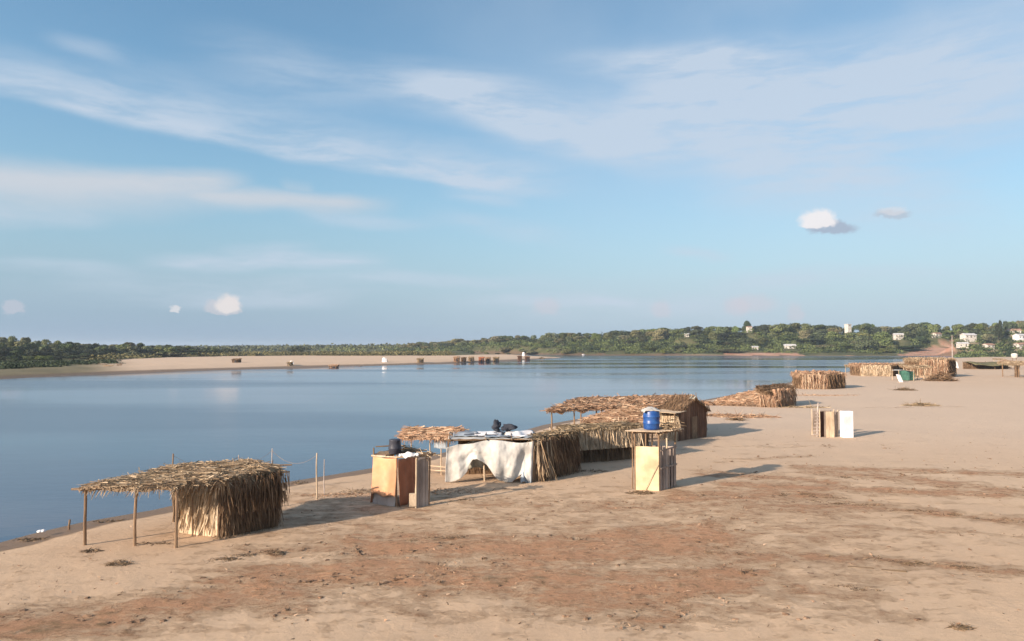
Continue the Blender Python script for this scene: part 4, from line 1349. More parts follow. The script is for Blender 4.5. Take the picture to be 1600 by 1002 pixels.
# ---- 7 water tower stall
def tower():
    a = G(994, 768); b = G(1030, 769); c = G(1055, 762)
    a, b, c = [Vector((q.x, q.y, 0)) for q in (a, b, c)]
    a.y += .25; d = a + (c - b)
    t = thing('water_tower_stall', 'tall bathing stall with a pale yellow front sheet and a wooden platform on stilts', 'stall', ((a.x + c.x) / 2, (a.y + c.y) / 2, 0))
    for p, r in ((a, .05), (b, .06), (c, .055), (d, .05), (a * .5 + b * .5 + Vector((0, .05, 0)), .045)):
        add_post(t, p, 3.2, r, 'wood', lean=.06)
    add_post(t, a + Vector((-.12, .25, 0)), 3.1, .035, 'wood')
    add_post(t, b * .5 + c * .5, 3.2, .05, 'wood_pale')
    n = Vector(((b - a).y, -(b - a).x, 0)).normalized()
    m_ = MB()
    m_.sheet(lambda p, q: a + (b - a) * (.03 + .97 * p) + n * (.07 + .012 * math.sin(p * 8 + q * 3) + .02 * max(0, p + q - 1.35)) + Vector((0, 0, .02 + 2.36 * q + .02 * p)), 18, 22, .015)
    part(m_, 'front_sheet', 'yellow_sheet', t)
    m_ = MB(); p0 = a * .55 + b * .45 + n * .13 + Vector((0, 0, .1)); p1 = a * .02 + b * .98 + n * .13 + Vector((0, 0, 1.45)); m_.pole(p0, p1, .018, .015, bend=.02); part(m_, 'brace', 'wood_pale', t)
    n2 = Vector(((c - b).y, -(c - b).x, 0)).normalized()
    K = 6
    m_ = MB()
    for i in range(K):
        q0 = b + (c - b) * (i / K + .02); q1 = b + (c - b) * ((i + 1) / K - (.02 if i != 3 else .10))
        h = 2.35 + random.uniform(-.12, .1)
        if i in (2, 3): h -= .1
        m_.box((q0 + q1) / 2 + n2 * (.05 + .02 * (i % 2)) + Vector((0, 0, h / 2)), (q1 - q0) / 2, n2 * .013, (0, 0, h / 2))
    part(m_, 'side_boards', 'wood_grey', t)
    for zz in (1.25, 2.2):
        m_ = MB(); m_.board(b + n2 * .12 + Vector((0, 0, zz)), c + n2 * .12 + Vector((0, 0, zz + .05)), .08, .03); part(m_, 'cross_board', 'wood_grey', t)
    for p, q in ((c, d), (d, a)):
        m_ = MB(); m_.sheet(lambda u, v: p + (q - p) * u + Vector((0, 0, .05 + 2.2 * v)), 8, 8, .02); part(m_, 'back_sheet', 'grey_cloth', t)
    # platform
    z = 3.12
    for p, q in ((a, b), (b, c), (c, d), (d, a)):
        u = (q - p).normalized()
        m_ = MB(); m_.pole(p - u * .25 + Vector((0, 0, z)), q + u * .25 + Vector((0, 0, z)), .05, .045); part(m_, 'platform_beam', 'wood', t)
    m_ = MB()
    for i in range(9):
        q = -.12 + 1.24 * i / 8
        s = a * (1 - q) + d * q; e = b * (1 - q) + c * q; u = (e - s).normalized()
        m_.board(s - u * (.35 + random.uniform(0, .1)) + Vector((0, 0, z + .085)), e + u * (.15 + random.uniform(0, .25)) + Vector((0, 0, z + .09)), .17, .035, (0, 1, 0))
    part(m_, 'platform', 'wood_pale', t)
    ctr = (a + b + c + d) / 4
    bc = P(1018, 673, ctr.y); bc = Vector((bc.x, ctr.y, z + .11))
    m_ = MB()
    m_.lathe(bc, [(.36, 0), (.42, .02), (.43, .12), (.44, .3), (.465, .33), (.465, .37), (.44, .40), (.44, .66), (.465, .69), (.465, .73), (.44, .76), (.43, .96), (.40, 1.02), (.06, 1.03)], 32)
    tb = thing('water_barrel', 'royal blue plastic barrel standing on the wooden platform of the tall stall', 'barrel', tuple(bc))
    part(m_, 'drum_body', 'blue', tb, smooth=True)
    m_ = MB()
    m_.sheet(lambda p, q: bc + Vector((-.50 + .92 * p, -.42 + .84 * q, 1.06 + .16 * math.sin(math.pi * p) * math.sin(math.pi * q) + .05 * nz(p * 6, q * 6, 2) - .1 * (p < .05))), 16, 16, .05)
    part(m_, 'cover', 'tarp', tb, smooth=True)
    m_ = MB(); heap(m_, (b.x * .35 + c.x * .65, c.y - .3, z + .1), .35, .35, .5, 120, bl=(.15, .5)); heap(m_, (c.x, c.y, z + .15), .25, .3, .7, 60, bl=(.2, .6))
    tag(part(m_, 'palm_scraps', 'straw', None), 'dry palm scraps heaped on the platform right of the blue barrel', 'palm leaves')


tower()


# ---- 8 collapsed thatch by the water
def collapsed():
    a = G(1125, 634); b = G(1210, 637); c = G(1238, 634)
    t = thing('collapsed_hut', 'half collapsed thatched hut sloping down to the left near the water', 'hut', ((a.x + c.x) / 2, b.y + 1.5, 0))
    A, B_, C = [Vector((q.x, q.y, 0)) for q in (a, b, c)]
    n = Vector((.3, 4.5, 0))
    m_ = MB(); thatch_roof(m_, [A + Vector((0, 0, .25)), B_ + Vector((0, -.4, .8)), B_ + n + Vector((0, 0, 2.2)), A + n + Vector((1.5, 0, .6))], dens=75, bump=.3, rag=.6, thick=.2, bw=(.06, .14), bl=(.8, 2.2)); part(m_, 'fallen_roof', 'orange_thatch', t)
    m_ = MB(); thatch_wall(m_, B_, C, 0, 2.4, dens=90, thick=.3, shag=.4, bw=(.06, .12)); thatch_wall(m_, B_ + Vector((-1.8, .5, 0)), B_ + Vector((.2, .1, 0)), 0, 1.6, dens=90, thick=.3, shag=.4, bw=(.06, .12)); part(m_, 'thatch_wall', 'orange_thatch', t)
    m_ = MB(); thatch_wall(m_, C, C + n * .8, 0, 2.4, dens=60, thick=.3, shag=.4, bw=(.06, .12)); part(m_, 'thatch_wall', 'brown', t)
    m_ = MB(); thatch_roof(m_, [B_ + Vector((-.8, -.2, 2.0)), C + Vector((.3, -.2, 2.35)), C + n + Vector((.2, 0, 2.6)), B_ + n + Vector((-1, 0, 2.4))], dens=75, bump=.3, rag=.6, bw=(.06, .12)); part(m_, 'roof', 'brown', t)
    m_ = MB(); heap(m_, (A.x - .6, A.y + 1.5, 0), 4.5, 1.8, .5, 900, bl=(.5, 1.4), bw=(.06, .14)); part(m_, 'fallen_fronds', 'orange_thatch', t)


collapsed()


# ---- 9 box-like hut further along
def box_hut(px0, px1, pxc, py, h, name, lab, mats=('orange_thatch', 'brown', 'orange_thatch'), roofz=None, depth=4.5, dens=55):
    a = G(px0, py); b = G(pxc, py + .3); c = G(px1, py - 1.2)
    A, B_, C = [Vector((q.x, q.y, 0)) for q in (a, b, c)]
    n = Vector((.2, depth, 0))
    t = thing(name, lab, 'hut', ((A.x + C.x) / 2, A.y + depth / 2, 0))
    bw = (.07, .16)
    m_ = MB(); thatch_wall(m_, A, B_, 0, h, dens=dens, thick=.2, shag=.3, bw=bw, bl=(.6, 1.8), top_wave=.5); part(m_, 'front_wall', mats[0], t)
    for i in range(5):
        q = (i + random.uniform(.1, .7)) / 5
        m_ = MB(); pp = A * (1 - q) + B_ * q + Vector((0, -.42, 0)); m_.pole(pp, pp + Vector((random.uniform(-.15, .15), 0, h * random.uniform(.85, 1.12))), .07, .06); part(m_, 'post', 'wood_pale', t)
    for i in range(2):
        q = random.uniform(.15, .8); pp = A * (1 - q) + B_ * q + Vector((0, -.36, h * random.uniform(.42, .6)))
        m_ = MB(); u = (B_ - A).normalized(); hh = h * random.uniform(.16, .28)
        m_.sheet(lambda a_, b_: pp + u * ((a_ - .5) * random.uniform(.5, .8)) + Vector((0, .02 * a_, (b_ - .5) * 2 * hh * random.uniform(.8, 1))), 5, 5, .03); part(m_, 'opening', 'dark_open', t)  # dark sheet on the wall stands for the shade inside an opening
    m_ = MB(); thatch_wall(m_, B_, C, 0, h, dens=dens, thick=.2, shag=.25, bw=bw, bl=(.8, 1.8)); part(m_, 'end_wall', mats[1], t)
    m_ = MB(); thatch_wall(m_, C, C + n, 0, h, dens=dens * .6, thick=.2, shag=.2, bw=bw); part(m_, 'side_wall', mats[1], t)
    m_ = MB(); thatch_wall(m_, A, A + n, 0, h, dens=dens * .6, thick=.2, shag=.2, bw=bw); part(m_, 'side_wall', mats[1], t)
    m_ = MB(); thatch_roof(m_, [A + Vector((-.2, -.2, h)), C + Vector((.2, -.2, h)), C + n + Vector((.2, .2, h + .2)), A + n + Vector((-.2, .2, h + .15))], dens=dens * 1.1, bump=.7, rag=.8, bw=bw, spread=.8); part(m_, 'roof', mats[2], t)
    return t


box_hut(1253, 1318, 1292, 608, 2.75, 'thatched_hut', 'rusty box-shaped thatched hut standing alone by the water before the far cluster')
box_hut(1345, 1402, 1392, 588, 3.0, 'thatched_hut', 'long pale thatched stall, leftmost of the far cluster on the beach', mats=('straw_pale', 'brown', 'orange_thatch'), depth=6)
box_hut(1437, 1491, 1480, 590, 4.6, 'thatched_hut', 'tall rusty thatched hut at the right end of the far cluster', mats=('orange_thatch', 'brown', 'straw'), depth=7)


def cluster():
    # poles of the long stall, a small awning at its left end
    t = thing('palm_awning', 'small awning of fronds on thin poles at the left end of the far cluster', 'awning', tuple(G(1342, 586)))
    g = G(1336, 586); h = 2.4
    m_ = MB(); thatch_roof(m_, [(g.x - 1, g.y, h), (g.x + 3, g.y, h + .2), (g.x + 3, g.y + 4, h + .4), (g.x - 1, g.y + 4, h + .2)], dens=35, bump=.3, bw=(.08, .18)); part(m_, 'roof', 'grey_thatch', t)
    for dx, dy in ((-.8, .2), (1, .2), (2.8, .2), (-.8, 3.8), (2.8, 3.8)): add_post(t, (g.x + dx, g.y + dy), h, .07, 'wood_pale')
    # low dark hut between
    box_hut(1404, 1440, 1430, 586, 2.6, 'thatched_hut', 'low shaded brown hut in the middle of the far cluster', mats=('brown', 'brown', 'grey_thatch'), depth=5)
    # green netting stall
    g = G(1416, 595)
    t = thing('net_stall', 'stall wrapped in dark green netting in front of the far cluster', 'stall', tuple(g))
    def nf(p, q): return Vector((g.x - 1.6 + 3.4 * p, g.y + .3 * math.sin(p * 8), .05 + (2.1 + .25 * math.sin(p * 6)) * q))
    m_ = MB(); m_.sheet(nf, 24, 8, .03); part(m_, 'netting', 'green_cloth', t, smooth=True)
    m_ = MB(); m_.sheet(lambda p, q: Vector((g.x + 1.8 + .2 * math.sin(q * 3), g.y + 3 * p, .05 + 2.1 * q)), 8, 8, .03); part(m_, 'netting', 'green_cloth', t, smooth=True)
    for dx, dy in ((-1.6, .1), (1.8, .1), (1.8, 3), (-1.6, 3)): add_post(t, (g.x + dx, g.y + dy), 2.5, .07, 'wood_pale')
    m_ = MB(); m_.sheet(lambda p, q: Vector((g.x - 1.7 + 3.6 * p, g.y + 3 * q, 2.35 + .15 * math.sin(p * 5))), 8, 6, .04); part(m_, 'top_sheet', 'tarp', t)
    # pale sheet leaning
    g = G(1408, 597.5)
    m_ = MB(); m_.box(g + Vector((-.2, .2, .85)), (.32, .06, 0), (-.05, .25, .04), (-.28, .1, .85)); tag(part(m_, 'plank', 'white', None), 'white plank leaning beside the green netting stall', 'plank')
    # frame of pale poles with open counter
    g = G(1447, 594)
    t = thing('pole_frame_stall', 'open pale pole frame with a counter between green netting and tall rusty hut', 'stall', tuple(g))
    for dx in (-3.6, -2, -.4, 1.2): 
        for dy in (0, 3): add_post(t, (g.x + dx, g.y + dy), 3.0, .08, 'wood_pale')
    m_ = MB(); thatch_roof(m_, [(g.x - 4, g.y - .3, 3.0), (g.x + 1.5, g.y - .3, 3.1), (g.x + 1.5, g.y + 3.5, 3.4), (g.x - 4, g.y + 3.5, 3.3)], dens=30, bump=.3, bw=(.08, .18)); part(m_, 'roof', 'straw', t)
    m_ = MB(); m_.box((g.x - 1.2, g.y + .2, .9), (2.4, 0, 0), (0, .3, 0), (0, 0, .08)); part(m_, 'counter', 'wood_pale', t)
    m_ = MB(); m_.pole((g.x - 1, g.y - .2, .1), (g.x + .3, g.y, 2.9), .07); part(m_, 'brace', 'wood_pale', t)
    # fallen dark fronds in front of the tall hut
    g = G(1474, 596)
    m_ = MB(); heap(m_, (g.x, g.y + 1, 0), 3.2, 2.0, 2.4, 700, bl=(.6, 1.8), bw=(.08, .2)); tag(part(m_, 'frond_pile', 'brown', None), 'dark pile of fallen fronds in front of the tall rusty hut', 'palm leaves')
    # dark tank above the cluster
    g = P(1424, 569, 190)
    t = thing('tank_stand', 'stand of thin poles holding a dark tank above the far cluster', 'tank', (g.x, 190, 0))
    for dx in (-.6, .6):
        for dy in (-.6, .6): add_post(t, (g.x + dx, 190 + dy), g.z - .5, .07)
    m_ = MB(); m_.lathe((g.x, 190, g.z - .5), [(.6, 0), (.66, .05), (.64, 1.0), (.6, 1.1), (.15, 1.2)], 20); part(m_, 'tank', 'plastic_dark', t, smooth=True)
    # white umbrella-like sheet right of the cluster
    g = P(1492, 568, 200)
    t = thing('white_sheet_screen', 'white sheet tied slantwise to a post right of the tall rusty hut', 'sheet', (g.x, 200, 0))
    add_post(t, (g.x + .4, 200), g.z + .3, .08, 'wood')
    m_ = MB(); m_.sheet(lambda p, q: Vector((g.x - .7 + 1.2 * p + .5 * q, 199.8 + .1 * math.sin(p * 6), g.z + .9 - 1.9 * q - .5 * p)), 8, 8, .03); part(m_, 'sheet', 'white', t)
    # olive tarpaulin shelter and the stalls at the right edge
    a, b = G(1519, 577.5), G(1556, 576)
    t = thing('olive_tarpaulin_shelter', 'low shelter under a sagging olive tarpaulin on the far sand at right', 'shelter', ((a.x + b.x) / 2, a.y + 2, 0))
    def of(p, q): return Vector((a.x + (b.x - a.x) * p - 1.2 * (1 - q) * (p - .5), a.y - 1 + 6 * q, 2.7 - .4 * math.sin(math.pi * p) * .6 - 1.1 * (1 - q) ** 2 + .15 * math.sin(p * 12)))
    m_ = MB(); m_.sheet(of, 20, 10, .04); part(m_, 'tarpaulin', 'olive_tarp', t, smooth=True)
    for p in (0, .5, 1): add_post(t, (a.x + (b.x - a.x) * p, a.y), 1.8, .08); add_post(t, (a.x + (b.x - a.x) * p, a.y + 5), 2.8, .08)
    m_ = MB(); thatch_wall(m_, (a.x, a.y + 4.8), (b.x, a.y + 4.8), 0, 2.5, dens=25, bw=(.08, .2)); part(m_, 'back_wall', 'brown', t)
    for i, (px, py, w, h, mt, lab) in enumerate(((1566, 575, 2.6, 3.2, 'straw', 'narrow pole stall just right of the olive tarpaulin shelter'), (1578, 576, 2.2, 2.6, 'orange_thatch', 'second pole stall beyond the olive tarpaulin shelter, holding a dark heap'))):
        g = G(px, py)
        t = thing('pole_stall', lab, 'stall', tuple(g), 'pole stalls at the right edge')
        for dx in (-w / 2, w / 2):
            for dy in (0, 2.5): add_post(t, (g.x + dx, g.y + dy), h, .09, 'wood_pale')
        m_ = MB(); thatch_roof(m_, [(g.x - w / 2 - .3, g.y - .2, h), (g.x + w / 2 + .3, g.y - .2, h), (g.x + w / 2 + .3, g.y + 3, h + .2), (g.x - w / 2 - .3, g.y + 3, h + .2)], dens=25, bw=(.08, .2)); part(m_, 'roof', mt, t)
        m_ = MB(); m_.pole((g.x - w / 2, g.y, .2), (g.x + w / 2, g.y, h), .07); part(m_, 'brace', 'wood_pale', t)
        if i == 1:
            m_ = MB(); heap(m_, (g.x, g.y + 1, 0), 1.0, .8, 1.2, 120, bw=(.1, .2)); part(m_, 'dark_heap', 'brown', t)
    g = G(1588, 590)
    t = thing('corner_shelter', 'brown thatched shelter cut by the right edge of the beach view', 'shelter', (g.x + 3, g.y + 2, 0))
    add_post(t, (g.x, g.y), 3.6, .16); add_post(t, (g.x + .7, g.y + .2), 3.6, .14); add_post(t, (g.x + 8, g.y), 3.6, .16); add_post(t, (g.x + 8, g.y + 5), 3.6, .14); add_post(t, (g.x, g.y + 5), 3.6, .14)
    m_ = MB(); thatch_wall(m_, (g.x - .1, g.y + .4), (g.x + 1.0, g.y + .3), 0, 3.4, dens=40, bw=(.08, .2)); part(m_, 'wall', 'brown', t)
    m_ = MB(); thatch_roof(m_, [(g.x - .6, g.y - .5, 3.4), (g.x + 9, g.y - .5, 3.5), (g.x + 9, g.y + 6, 4), (g.x - .6, g.y + 6, 3.9)], dens=30, bump=.3, bw=(.08, .2), rag=.6); part(m_, 'roof', 'straw', t)
    # white tank
    g = P(1585, 556, 260)
    t = thing('white_tank', 'white water tank on a post stand above the right edge of the sand', 'tank', (g.x, 260, 0))
    for dx in (-.7, .7): add_post(t, (g.x + dx, 260), g.z - .7, .1, 'wood')
    m_ = MB(); m_.lathe((g.x, 260, g.z - .8), [(.95, 0), (1.05, .1), (1.05, 1.3), (.8, 1.6), (.2, 1.75)], 20); part(m_, 'tank', 'plaster', t, smooth=True)


cluster()


# ---- 10 small stall with the white door panel
def white_panel_stall():
    a = G(1273, 684); e = G(1332, 684)
    y = a.y
    def X(px, Y=y): return P(px, 660, Y).x
    t = thing('plank_stall', 'small stall of brown and tan planks standing alone on the open sand', 'stall', (X(1300), y + .8, 0))
    def pan(p0, p1, y0, y1, h, mt, nm='plank_panel', th=.025, z0=0):
        m_ = MB(); q0 = Vector((X(p0), y0, 0)); q1 = Vector((X(p1), y1, 0)); n = Vector(((q1 - q0).y, -(q1 - q0).x, 0)).normalized()
        m_.box((q0 + q1) / 2 + Vector((0, 0, z0 + h / 2)), (q1 - q0) / 2, n * th, (0, 0, h / 2)); part(m_, nm, mt, t)
    pan(1281.5, 1290, y + .1, y + .35, 2.2, 'dark_open', 'doorway_shade_panel')  # dark panel paints the shade of the open doorway
    pan(1290.5, 1295, y, y - .02, 2.22, 'wood_pale', 'corner_board')
    pan(1295.5, 1303, y - .03, y, 2.22, 'straw_pale', 'plank_panel')
    pan(1303.5, 1306, y + .1, y + .3, 2.25, 'wood', 'plank_panel')
    pan(1306.5, 1313.5, y + .5, y + .6, 2.15, 'wood_grey', 'plank_panel')
    pan(1283, 1313, y + 1.6, y + 1.7, 2.15, 'wood_grey', 'back_panel')
    for px, yy, h in ((1281, y, 2.4), (1303, y + .05, 2.4), (1313, y + .55, 2.3), (1281, y + 1.6, 2.3)):
        add_post(t, (X(px), yy), h, .05, 'wood_pale')
    m_ = MB(); q0 = Vector((X(1315.5), y, 0)); q1 = Vector((X(1331), y + .12, 0))
    m_.box((q0 + q1) / 2 + Vector((0, 0, 1.14)), (q1 - q0) / 2, (-.03, .30, 0), (0, 0, 1.12))
    k = m_.build('white_cabinet', M['white'], None); tag(k, 'tall plain white cabinet standing at the right end of the small plank stall', 'cabinet')
    m_ = MB(); g = Vector((X(1279), y + .3, 0)); m_.pole(g, g + Vector((.12, 0, 2.95)), .06, .05, bend=.05); 
    for i in range(7):
        m_.board(g + Vector((-.45 + .05 * i, -.1, .25 + i * .3)), g + Vector((.15, -.1, .28 + i * .3)), .07, .03)
    tag(part(m_, 'ladder_post', 'pole_grey', None), 'tall pale post with short crosspieces at the left end of the small plank stall', 'post')


white_panel_stall()


# ---- debris lying on the sand
def debris():
    lit = [((1441, 634), 2.2, .75, .35, 700, 'grey_thatch', 'long flattened heap of grey reeds on the open sand, right of the white cabinet'),
           ((1414, 610), 1.9, 1.3, .5, 350, 'litter', 'small dark heap of brush in front of the green netting'),
           ((1000, 773), .75, .35, .16, 260, 'litter', 'ring of dark rubble in front of the yellow-fronted stall'),
           ((345, 842), .35, .3, .15, 80, 'litter', 'scraps of leaf at the corner of the nearest shelter'),
           ((186, 884), .5, .28, .20, 120, 'litter', 'dark clump of dry leaves before the left post of the nearest shelter'),
           ((142, 863), .35, .18, .10, 90, 'litter', 'little tuft of dry leaves at the foot of the leftmost post'),
           ((432, 868), .35, .22, .18, 90, 'litter', 'dark tuft of leaves below the shaded wall of the nearest shelter'),
           ((240, 851), .8, .15, .05, 90, 'litter', 'thin strip of dry leaves between the shelter posts'),
           ((60, 838), 1.0, .3, .06, 160, 'litter', 'strip of wet weed along the water edge near the white float'),
           ((180, 810), 1.0, .25, .08, 160, 'litter', 'dark weed washed up behind the left posts of the shelter'),
           ((1503, 982), .30, .2, .12, 100, 'litter', 'dark clod at the bottom right of the beach'),
           ((1170, 652), 3.4, 1.4, .25, 500, 'orange_thatch', 'scattered orange fronds on the sand right of the gabled hut'),
           ((1126, 650), 2.4, 1.2, .2, 350, 'litter_red', 'thin scatter of reddish fronds beside the gabled hut'),
           ((1250, 637), 3.6, .8, .12, 260, 'grey_thatch', 'long thin line of grey straw in front of the collapsed hut'),
           ((1290, 618), 6, .9, .1, 260, 'litter_red', 'thin line of straw in front of the rusty box-shaped hut'),
           ((1150, 657), .5, .4, .35, 90, 'litter', 'small dark bush on the sand beyond the gabled hut'),
           ((60, 780 + 32), .2, .2, .1, 0, 'litter', ''),
           ((575, 770), 1.5, .8, .1, 260, 'litter', 'flat scatter of dry brush left of the orange cloth stall'),
           ((470, 752), .5, .4, .15, 90, 'litter', 'small dark tuft on the sand left of the tall pale pole'),
           ((535, 776), 2.3, .5, .14, 300, 'litter_red', 'low line of brush between the tall pole and the orange cloth stall'),
           ((700, 770), 2.6, 1.0, .12, 420, 'litter_red', 'trampled fronds on the sand in front of the white tarpaulin'),
           ((727, 784), .45, .16, .08, 80, 'litter', 'short dark stick litter in front of the white tarpaulin'),
           ((925, 738), 1.0, .5, .12, 150, 'litter', 'dark scraps in the shade before the long low hut')]
    for (c, rx, ry, h, n, mt, lab) in lit:
        if n == 0: continue
        g = G(*c); far_ = g.y > 70
        m_ = MB(); heap(m_, (g.x, g.y, gz(g.x, g.y) - .02), rx, ry, h, n, bl=(.07, .28) if not far_ else (.4, 1.2), bw=(.015, .045) if not far_ else (.06, .12))
        tag(part(m_, 'leaf_heap', mt, None), lab, 'leaf heap')
    # two thin logs lying in the foreground right
    for (x0, y0, x1, y1, lab) in ((1325, 887, 1365, 890, 'left of two thin dark sticks lying end to end in the right foreground'), (1378, 892, 1418, 895, 'right of two thin dark sticks lying end to end in the right foreground')):
        m_ = MB(); a, b = G(x0, y0), G(x1, y1); m_.pole(a + Vector((0, 0, .02)), b + Vector((0, 0, .03)), .035, .03, bend=.04)
        tag(part(m_, 'stick', 'litter', None), lab, 'stick', 'sticks in the right foreground')
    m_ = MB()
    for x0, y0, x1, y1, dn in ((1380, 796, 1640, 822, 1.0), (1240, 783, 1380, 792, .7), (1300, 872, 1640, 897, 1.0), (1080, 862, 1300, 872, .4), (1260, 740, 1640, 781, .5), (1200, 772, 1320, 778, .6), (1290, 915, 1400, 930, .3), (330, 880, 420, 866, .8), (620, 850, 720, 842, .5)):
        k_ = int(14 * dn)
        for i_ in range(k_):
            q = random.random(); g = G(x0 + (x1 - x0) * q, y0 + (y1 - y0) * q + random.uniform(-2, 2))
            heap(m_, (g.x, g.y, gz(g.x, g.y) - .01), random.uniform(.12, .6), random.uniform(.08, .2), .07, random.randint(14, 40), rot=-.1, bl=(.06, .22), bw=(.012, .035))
    o = part(m_, 'streak_shade_strips', 'litter', None); tag(o, kind='stuff')  # dark strands along the streak edges stand in for ridge shadow
    # uncountable crumbs and leaf litter over the reddish earth
    n = 90000
    X = RNG.uniform(-34, 44, n); r = RNG.random(n)
    Y = 13.5 + 55 * r ** 1.7
    Z = height(X, Y)
    px = 800 + F * X / Y; py = HOR + F * (CAMH - Z) / Y
    w = dirt_pixelmap(px, py)
    f1 = fbm(X * .6, Y * 1.3, .55, 77)
    f2 = fbm(X, Y, 1.7, 5)
    keep = (sdist(X, Y) > 2.5) & (np.abs(px - 800) < 1000) & (RNG.random(n) < (0.02 + 1.3 * w * sstep(f1, .45, .72) * sstep(f2, .42, .7)))
    X, Y, Z = X[keep], Y[keep], Z[keep]
    k = len(X)
    for mt, sel, nm, lw in (('litter', RNG.random(k) < .45, 'leaf_litter', (.03, .12)), ('litter_red', None, 'earth_crumbs', (.04, .14))):
        s = sel if sel is not None else ~prev
        prev = s
        base = np.stack([X[s], Y[s], Z[s] + .02], 1)
        di = RNG.normal(size=(s.sum(), 3)) * np.array([1, 1, .35]); di[:, 2] = np.abs(di[:, 2])
        m_ = MB(); m_.blades(base, di, RNG.uniform(lw[0], lw[1], s.sum()), RNG.uniform(.02, .06, s.sum()), 0.0, seg=1)
        o = part(m_, nm, mt, None); tag(o, kind='stuff')
    n = 60000
    X = RNG.uniform(-30, 40, n); Y = 13.5 + 45 * RNG.random(n) ** 1.6
    Z = height(X, Y)
    px = 800 + F * X / Y; py = HOR + F * (CAMH - Z) / Y
    w = dirt_pixelmap(px, py)
    f1 = fbm(X * .7, Y * 1.2, .5, 177); f2 = fbm(X, Y, 2.1, 15)
    keep = (sdist(X, Y) > 2.5) & (np.abs(px - 800) < 900) & (RNG.random(n) < (0.004 + .5 * w * sstep(f1, .45, .7) * sstep(f2, .4, .7)))
    X, Y, Z = X[keep], Y[keep], Z[keep]
    ico = [(math.cos(a) * r_, math.sin(a) * r_, z_) for (r_, z_) in ((1, -.2), (.75, .35)) for a in [k_ * math.pi / 3 for k_ in range(6)]] + [(0, 0, .62)]
    ico = np.array(ico)
    fac = [(i, (i + 1) % 6, 6 + (i + 1) % 6, 6 + i) for i in range(6)] + [(6 + i, 6 + (i + 1) % 6, 12) for i in range(6)]
    m_ = MB()
    for x, y, z in zip(X, Y, Z):
        sz = RNG.uniform(.025, .085) * (1.5 if RNG.random() < .05 else 1)
        v = ico * (1 + RNG.normal(size=(13, 1)) * .22) * np.array([sz * RNG.uniform(.8, 1.8), sz * RNG.uniform(.8, 1.6), sz * .9])
        m_.add(v + np.array([x, y, z]), fac)
    o = part(m_, 'earth_clods', 'clod', None); tag(o, kind='stuff')
    sel = RNG.random(len(X)) < .22
    X, Y, Z = X[sel], Y[sel], Z[sel]
    i = np.repeat(np.arange(len(X)), 9)
    base = np.stack([X[i] + RNG.normal(size=len(i)) * .06, Y[i] + RNG.normal(size=len(i)) * .06, Z[i]], 1)
    di = RNG.normal(size=(len(i), 3)); di[:, 2] = np.abs(di[:, 2]) * .7
    m_ = MB(); m_.blades(base, di, RNG.uniform(.08, .28, len(i)), RNG.uniform(.012, .03, len(i)), .3, seg=2)
    o = part(m_, 'dry_tufts', 'litter', None); tag(o, kind='stuff')
    print('litter', k, 'clods', int(keep.sum()))


debris()

# ================================================================== TREES
def crown_mesh(name, W, H, n, mat, leaf=0.75, lobes=7, flat=0.75, seed=0, base=0.05):
    """crown of many leaf clumps over uneven lobes; the mesh spans z 0..H, width W"""
    r = np.random.default_rng(seed)
    L = []
    for i in range(lobes):
        a = r.uniform(0, 2 * math.pi); d = r.uniform(0.1, 0.62) * W / 2 if i else 0
        cz = H * r.uniform(base + .12, .74) if i else H * .6
        rad = W / 2 * r.uniform(.32, .55) if i else W / 2 * .62
        L.append((d * math.cos(a), d * math.sin(a), cz, rad, min(rad * flat, H - cz)))
    vs = []; fs = []
    per = n // lobes
    for (x, y, z, rad, rz) in L:
        u = r.normal(size=(per, 3)); u /= np.linalg.norm(u, axis=1, keepdims=True)
        u[:, 2] = np.where(u[:, 2] < -.35, -u[:, 2], u[:, 2])
        rr = r.uniform(.70, 1.06, per)
        c = np.array([x, y, z]) + u * rr[:, None] * np.array([rad, rad, rz])
        nrm = u + r.normal(size=(per, 3)) * .55
        nrm /= np.linalg.norm(nrm, axis=1, keepdims=True)
        t1 = np.cross(nrm, r.normal(size=(per, 3))); t1 /= np.linalg.norm(t1, axis=1, keepdims=True)
        t2 = np.cross(nrm, t1)
        s = leaf * r.uniform(.55, 1.3, per)[:, None]
        q = np.stack([c + t1 * s * .6, c + t2 * s * .5 + nrm * s * .12, c - t1 * s * .6, c - t2 * s * .5 + nrm * s * .1], 1)
        k = len(vs) * per * 4
        vs.append(q.reshape(-1, 3))
    V = np.concatenate(vs)
    fs = [(4 * i, 4 * i + 1, 4 * i + 2, 4 * i + 3) for i in range(len(V) // 4)]
    me = bpy.data.meshes.new(name); me.from_pydata(V.tolist(), [], fs); me.materials.append(M[mat])
    return me


def trunk_mesh(name, h, r0, W):
    m_ = MB(); random.seed(int(h * 10))
    m_.pole((0, 0, -.5), (random.uniform(-.3, .3), 0, h * .55), r0, r0 * .6, seg=7, bend=.15)
    for i in range(4):
        a = i * 1.6 + .4
        m_.pole((0, 0, h * .42), (math.cos(a) * W * .24, math.sin(a) * W * .24, h * .8), r0 * .5, r0 * .25, seg=5, bend=.2, steps=3)
    me = bpy.data.meshes.new(name); me.from_pydata(np.concatenate(m_.v).tolist(), [], m_.f); me.materials.append(M['bark'])
    return me


VAR = []
for i, (W, H, mat, lf, lo, fl) in enumerate([(14, 11, 'leaf', .85, 9, .8), (12, 11, 'leaf', .8, 8, .9), (16, 11, 'leaf', .9, 10, .7), (10, 11, 'leaf_olive', .75, 7, 1.0),
                                             (13, 11, 'leaf_olive', .8, 9, .8), (14, 11, 'leaf_dark', .8, 9, .8), (11, 11, 'leaf_dark', .75, 8, .9), (12, 11, 'leaf', .7, 11, .75)]):
    VAR.append((crown_mesh('crown', W, H, 2200, mat, lf, lo, fl, seed=i + 3), trunk_mesh('trunk', H, .35, W), W, H, mat))
random.seed(21)


